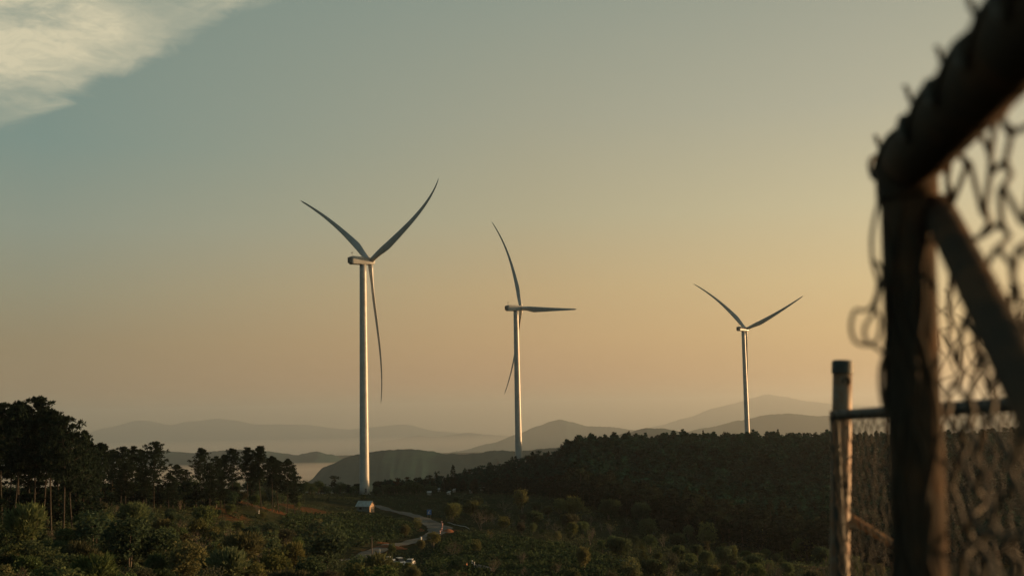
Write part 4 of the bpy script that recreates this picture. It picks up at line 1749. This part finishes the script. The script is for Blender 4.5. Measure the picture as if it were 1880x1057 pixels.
# -- fence beyond: taller mesh behind the gate
root = empty('chain_link_fence', (0, 0, 0), 'far chain link fence whose small meshes show between the near post and its brace', 'fence')
f0, f1 = at(1682, 552, 2.75), at(2250, 520, 2.5)
for fp in (f0, f1):
    mb = MB()
    steel(mb, fp + np.array([0, 0, .01]), (fp[0], fp[1], GZ - .2), .018)
    mb.build('post', M['galv'], root, smooth=True)
fd = f1 - f0
fl_ = np.linalg.norm(fd[:2])
Uf = unit(np.array([fd[0], fd[1], 0]))
sf_ = np.array([-Uf[1], Uf[0], 0])
fs = fd[2] / fl_
mb = MB()
chain_link(mb, f0.copy(), Uf, int(fl_ / .017), GZ + .05, lambda u: f0[2] + fs * u, .034, .056, .0014, sf_, jit=.006)
mb.build('mesh', M['wire'], root, smooth=True)

# ------------------------------------------------------------------ light
SUN_AZ, SUN_EL = R(73), R(3.4)
sd = Vector((math.sin(SUN_AZ) * math.cos(SUN_EL), math.cos(SUN_AZ) * math.cos(SUN_EL), math.sin(SUN_EL)))
ld = bpy.data.lights.new('sun', 'SUN')
ld.energy = 5.0
ld.angle = R(.6)
ld.color = (1.0, .57, .26)
lo = bpy.data.objects.new('sun', ld)
lo.rotation_euler = (-sd).to_track_quat('-Z', 'Y').to_euler()
COL.objects.link(lo)

w = bpy.data.worlds.new('World')
scene.world = w
w.use_nodes = True
nt = NT(w.node_tree)
nt.n.clear()
out = nt.new('ShaderNodeOutputWorld')
bg = nt.new('ShaderNodeBackground')
nt.l.new(bg.outputs[0], out.inputs[0])
tc = nt.new('ShaderNodeTexCoord').outputs['Generated']
sx = nt.new('ShaderNodeSeparateXYZ')
nt.l.new(tc, sx.inputs[0])
X, Y, Z = sx.outputs
hor = nt.math('SQRT', nt.math('ADD', nt.math('MULTIPLY', X, X), nt.math('MULTIPLY', Y, Y)))
sdot = nt.math('DIVIDE', nt.math('ADD', nt.math('MULTIPLY', X, math.sin(SUN_AZ)), nt.math('MULTIPLY', Y, math.cos(SUN_AZ))), nt.math('MAXIMUM', hor, .02))
# toned sky: colour by height above the horizon, for four bearings from the sun
zf = nt.math('MULTIPLY', nt.math('MAXIMUM', Z, 0.0), 2.0)   # ramp position = 2 * sin(elevation)


def S(z, c):
    return (min(1, 2 * z), lin(c))


ZEN = S(.5, (92, 112, 112))
L_ = nt.ramp(zf, [S(0, (158, 134, 100)), S(.025, (156, 134, 102)), S(.06, (154, 138, 107)), S(.10, (151, 147, 122)), S(.15, (144, 152, 136)), S(.215, (126, 147, 138)), S(.33, (121, 142, 134)), ZEN])
C_ = nt.ramp(zf, [S(0, (192, 154, 112)), S(.025, (194, 154, 113)), S(.06, (200, 165, 119)), S(.10, (198, 171, 126)), S(.16, (182, 173, 141)), S(.24, (165, 165, 144)), S(.33, (147, 156, 142)), ZEN])
R_ = nt.ramp(zf, [S(0, (208, 166, 118)), S(.025, (214, 172, 120)), S(.06, (221, 186, 131)), S(.10, (219, 193, 143)), S(.16, (206, 193, 155)), S(.24, (181, 178, 155)), S(.33, (161, 164, 147)), ZEN])
S_ = nt.ramp(zf, [S(0, (235, 190, 130)), S(.025, (245, 205, 140)), S(.06, (250, 222, 160)), S(.10, (248, 226, 172)), S(.16, (232, 215, 170)), S(.24, (205, 198, 165)), S(.33, (175, 175, 152)), ZEN])
B_ = nt.ramp(zf, [S(0, (82, 86, 84)), S(.06, (86, 94, 94)), S(.16, (82, 100, 102)), S(.33, (80, 104, 108)), ZEN])
c = nt.mix(nt.smooth(sdot, -.9, -.08), B_, L_)


def lerp(v, a, b):
    n = nt.new('ShaderNodeMapRange')
    nt.put(n, 0, v)
    n.inputs[1].default_value = a
    n.inputs[2].default_value = b
    return n.outputs[0]


c = nt.mix(lerp(sdot, -.08, .31), c, C_)
c = nt.mix(lerp(sdot, .31, .56), c, R_)
c = nt.mix(lerp(sdot, .56, .97), c, S_)
sk = nt.new('ShaderNodeTexSky', sky_type='NISHITA')
sk.sun_disc = False
sk.sun_elevation = SUN_EL
sk.sun_rotation = SUN_AZ
sk.air_density = 1.5
sk.dust_density = 4.0
sk.altitude = 600
skm = nt.new('ShaderNodeVectorMath', operation='SCALE')
nt.l.new(sk.outputs[0], skm.inputs[0])
skm.inputs['Scale'].default_value = .07
c = nt.mix(.08, c, skm.outputs[0])

# cloud bank, high over the valley to the left
azn = nt.math('ARCTAN2', X, Y)
eln = nt.math('ARCTAN2', Z, hor)


def ae(px, py):
    v = ray(px, py)
    return np.array([math.atan2(v[0], v[1]), math.atan2(v[2], math.hypot(v[0], v[1]))])


A0, A1 = ae(0, 246), ae(480, 8)
eu = unit(A1 - A0)
en = np.array([-eu[1], eu[0]])
lenE = float(np.linalg.norm(A1 - A0))
da = nt.math('SUBTRACT', azn, float(A0[0]))
de = nt.math('SUBTRACT', eln, float(A0[1]))
pu = nt.math('ADD', nt.math('MULTIPLY', da, float(eu[0])), nt.math('MULTIPLY', de, float(eu[1])))
pv = nt.math('ADD', nt.math('MULTIPLY', da, float(en[0])), nt.math('MULTIPLY', de, float(en[1])))
pu = nt.math('DIVIDE', pu, lenE)   # 0 .. 1 along the edge
pv = nt.math('DIVIDE', pv, lenE)
cv = nt.new('ShaderNodeCombineXYZ')
nt.put(cv, 0, nt.math('MULTIPLY', da, 6.0))
nt.put(cv, 1, nt.math('MULTIPLY', de, 16.0))
cv.inputs[2].default_value = 3.7
big = nt.noise(cv.outputs[0], 1.4, 6, .58, .4)
fine = nt.noise(cv.outputs[0], 3.2, 8, .6, .8)
edge = nt.math('ADD', pv, nt.math('MULTIPLY_ADD', fine, .16, -.08))
edge = nt.math('ADD', edge, nt.math('MULTIPLY', nt.math('SINE', nt.math('MULTIPLY', pu, 13.0)), .012))
veil = nt.smooth(edge, -.01, .055)
lobe = nt.smooth(nt.math('ADD', pu, nt.math('ADD', nt.math('MULTIPLY', pv, .62), nt.math('MULTIPLY_ADD', big, .3, -.15))), .74, .60)
lobe = nt.math('MULTIPLY', lobe, nt.smooth(edge, .02, .20))
body = nt.smooth(big, .30, .58)
thick = nt.math('ADD', nt.math('MULTIPLY', nt.math('MULTIPLY_ADD', body, .26, .22), veil), nt.math('MULTIPLY', lobe, nt.math('MULTIPLY_ADD', body, .46, .06)))
thick = nt.math('MULTIPLY', thick, nt.math('MULTIPLY_ADD', nt.noise(cv.outputs[0], 5.5, 8, .62, 1.2), 1.3, .35))
thick = nt.math('MULTIPLY', thick, nt.smooth(pu, 1.25, .85))
thick = nt.math('MULTIPLY', thick, nt.smooth(pv, 1.6, .7))
thick = nt.math('MULTIPLY', thick, nt.smooth(pu, -2.5, -1.0))
c = nt.mix(nt.math('MINIMUM', thick, 1.0), c, lin((212, 203, 172)))
nt.l.new(c, bg.inputs[0])
bg.inputs[1].default_value = 2 ** -.8

scene.view_settings.view_transform = 'Standard'
scene.view_settings.look = 'None'
EXPO = .8
scene.view_settings.exposure = EXPO
scene.view_settings.gamma = 1
cy = scene.cycles
cy.use_denoising = True
cy.sample_clamp_indirect = 1.5
cy.sample_clamp_direct = 4.0
cy.max_bounces = 6
cy.diffuse_bounces = 2
cy.glossy_bounces = 2
cy.transmission_bounces = 2
cy.volume_bounces = 1
cy.transparent_max_bounces = 4
print('bushes', NB, 'forest', len(FOR), 'single', len(single), 'mass', len(mass))
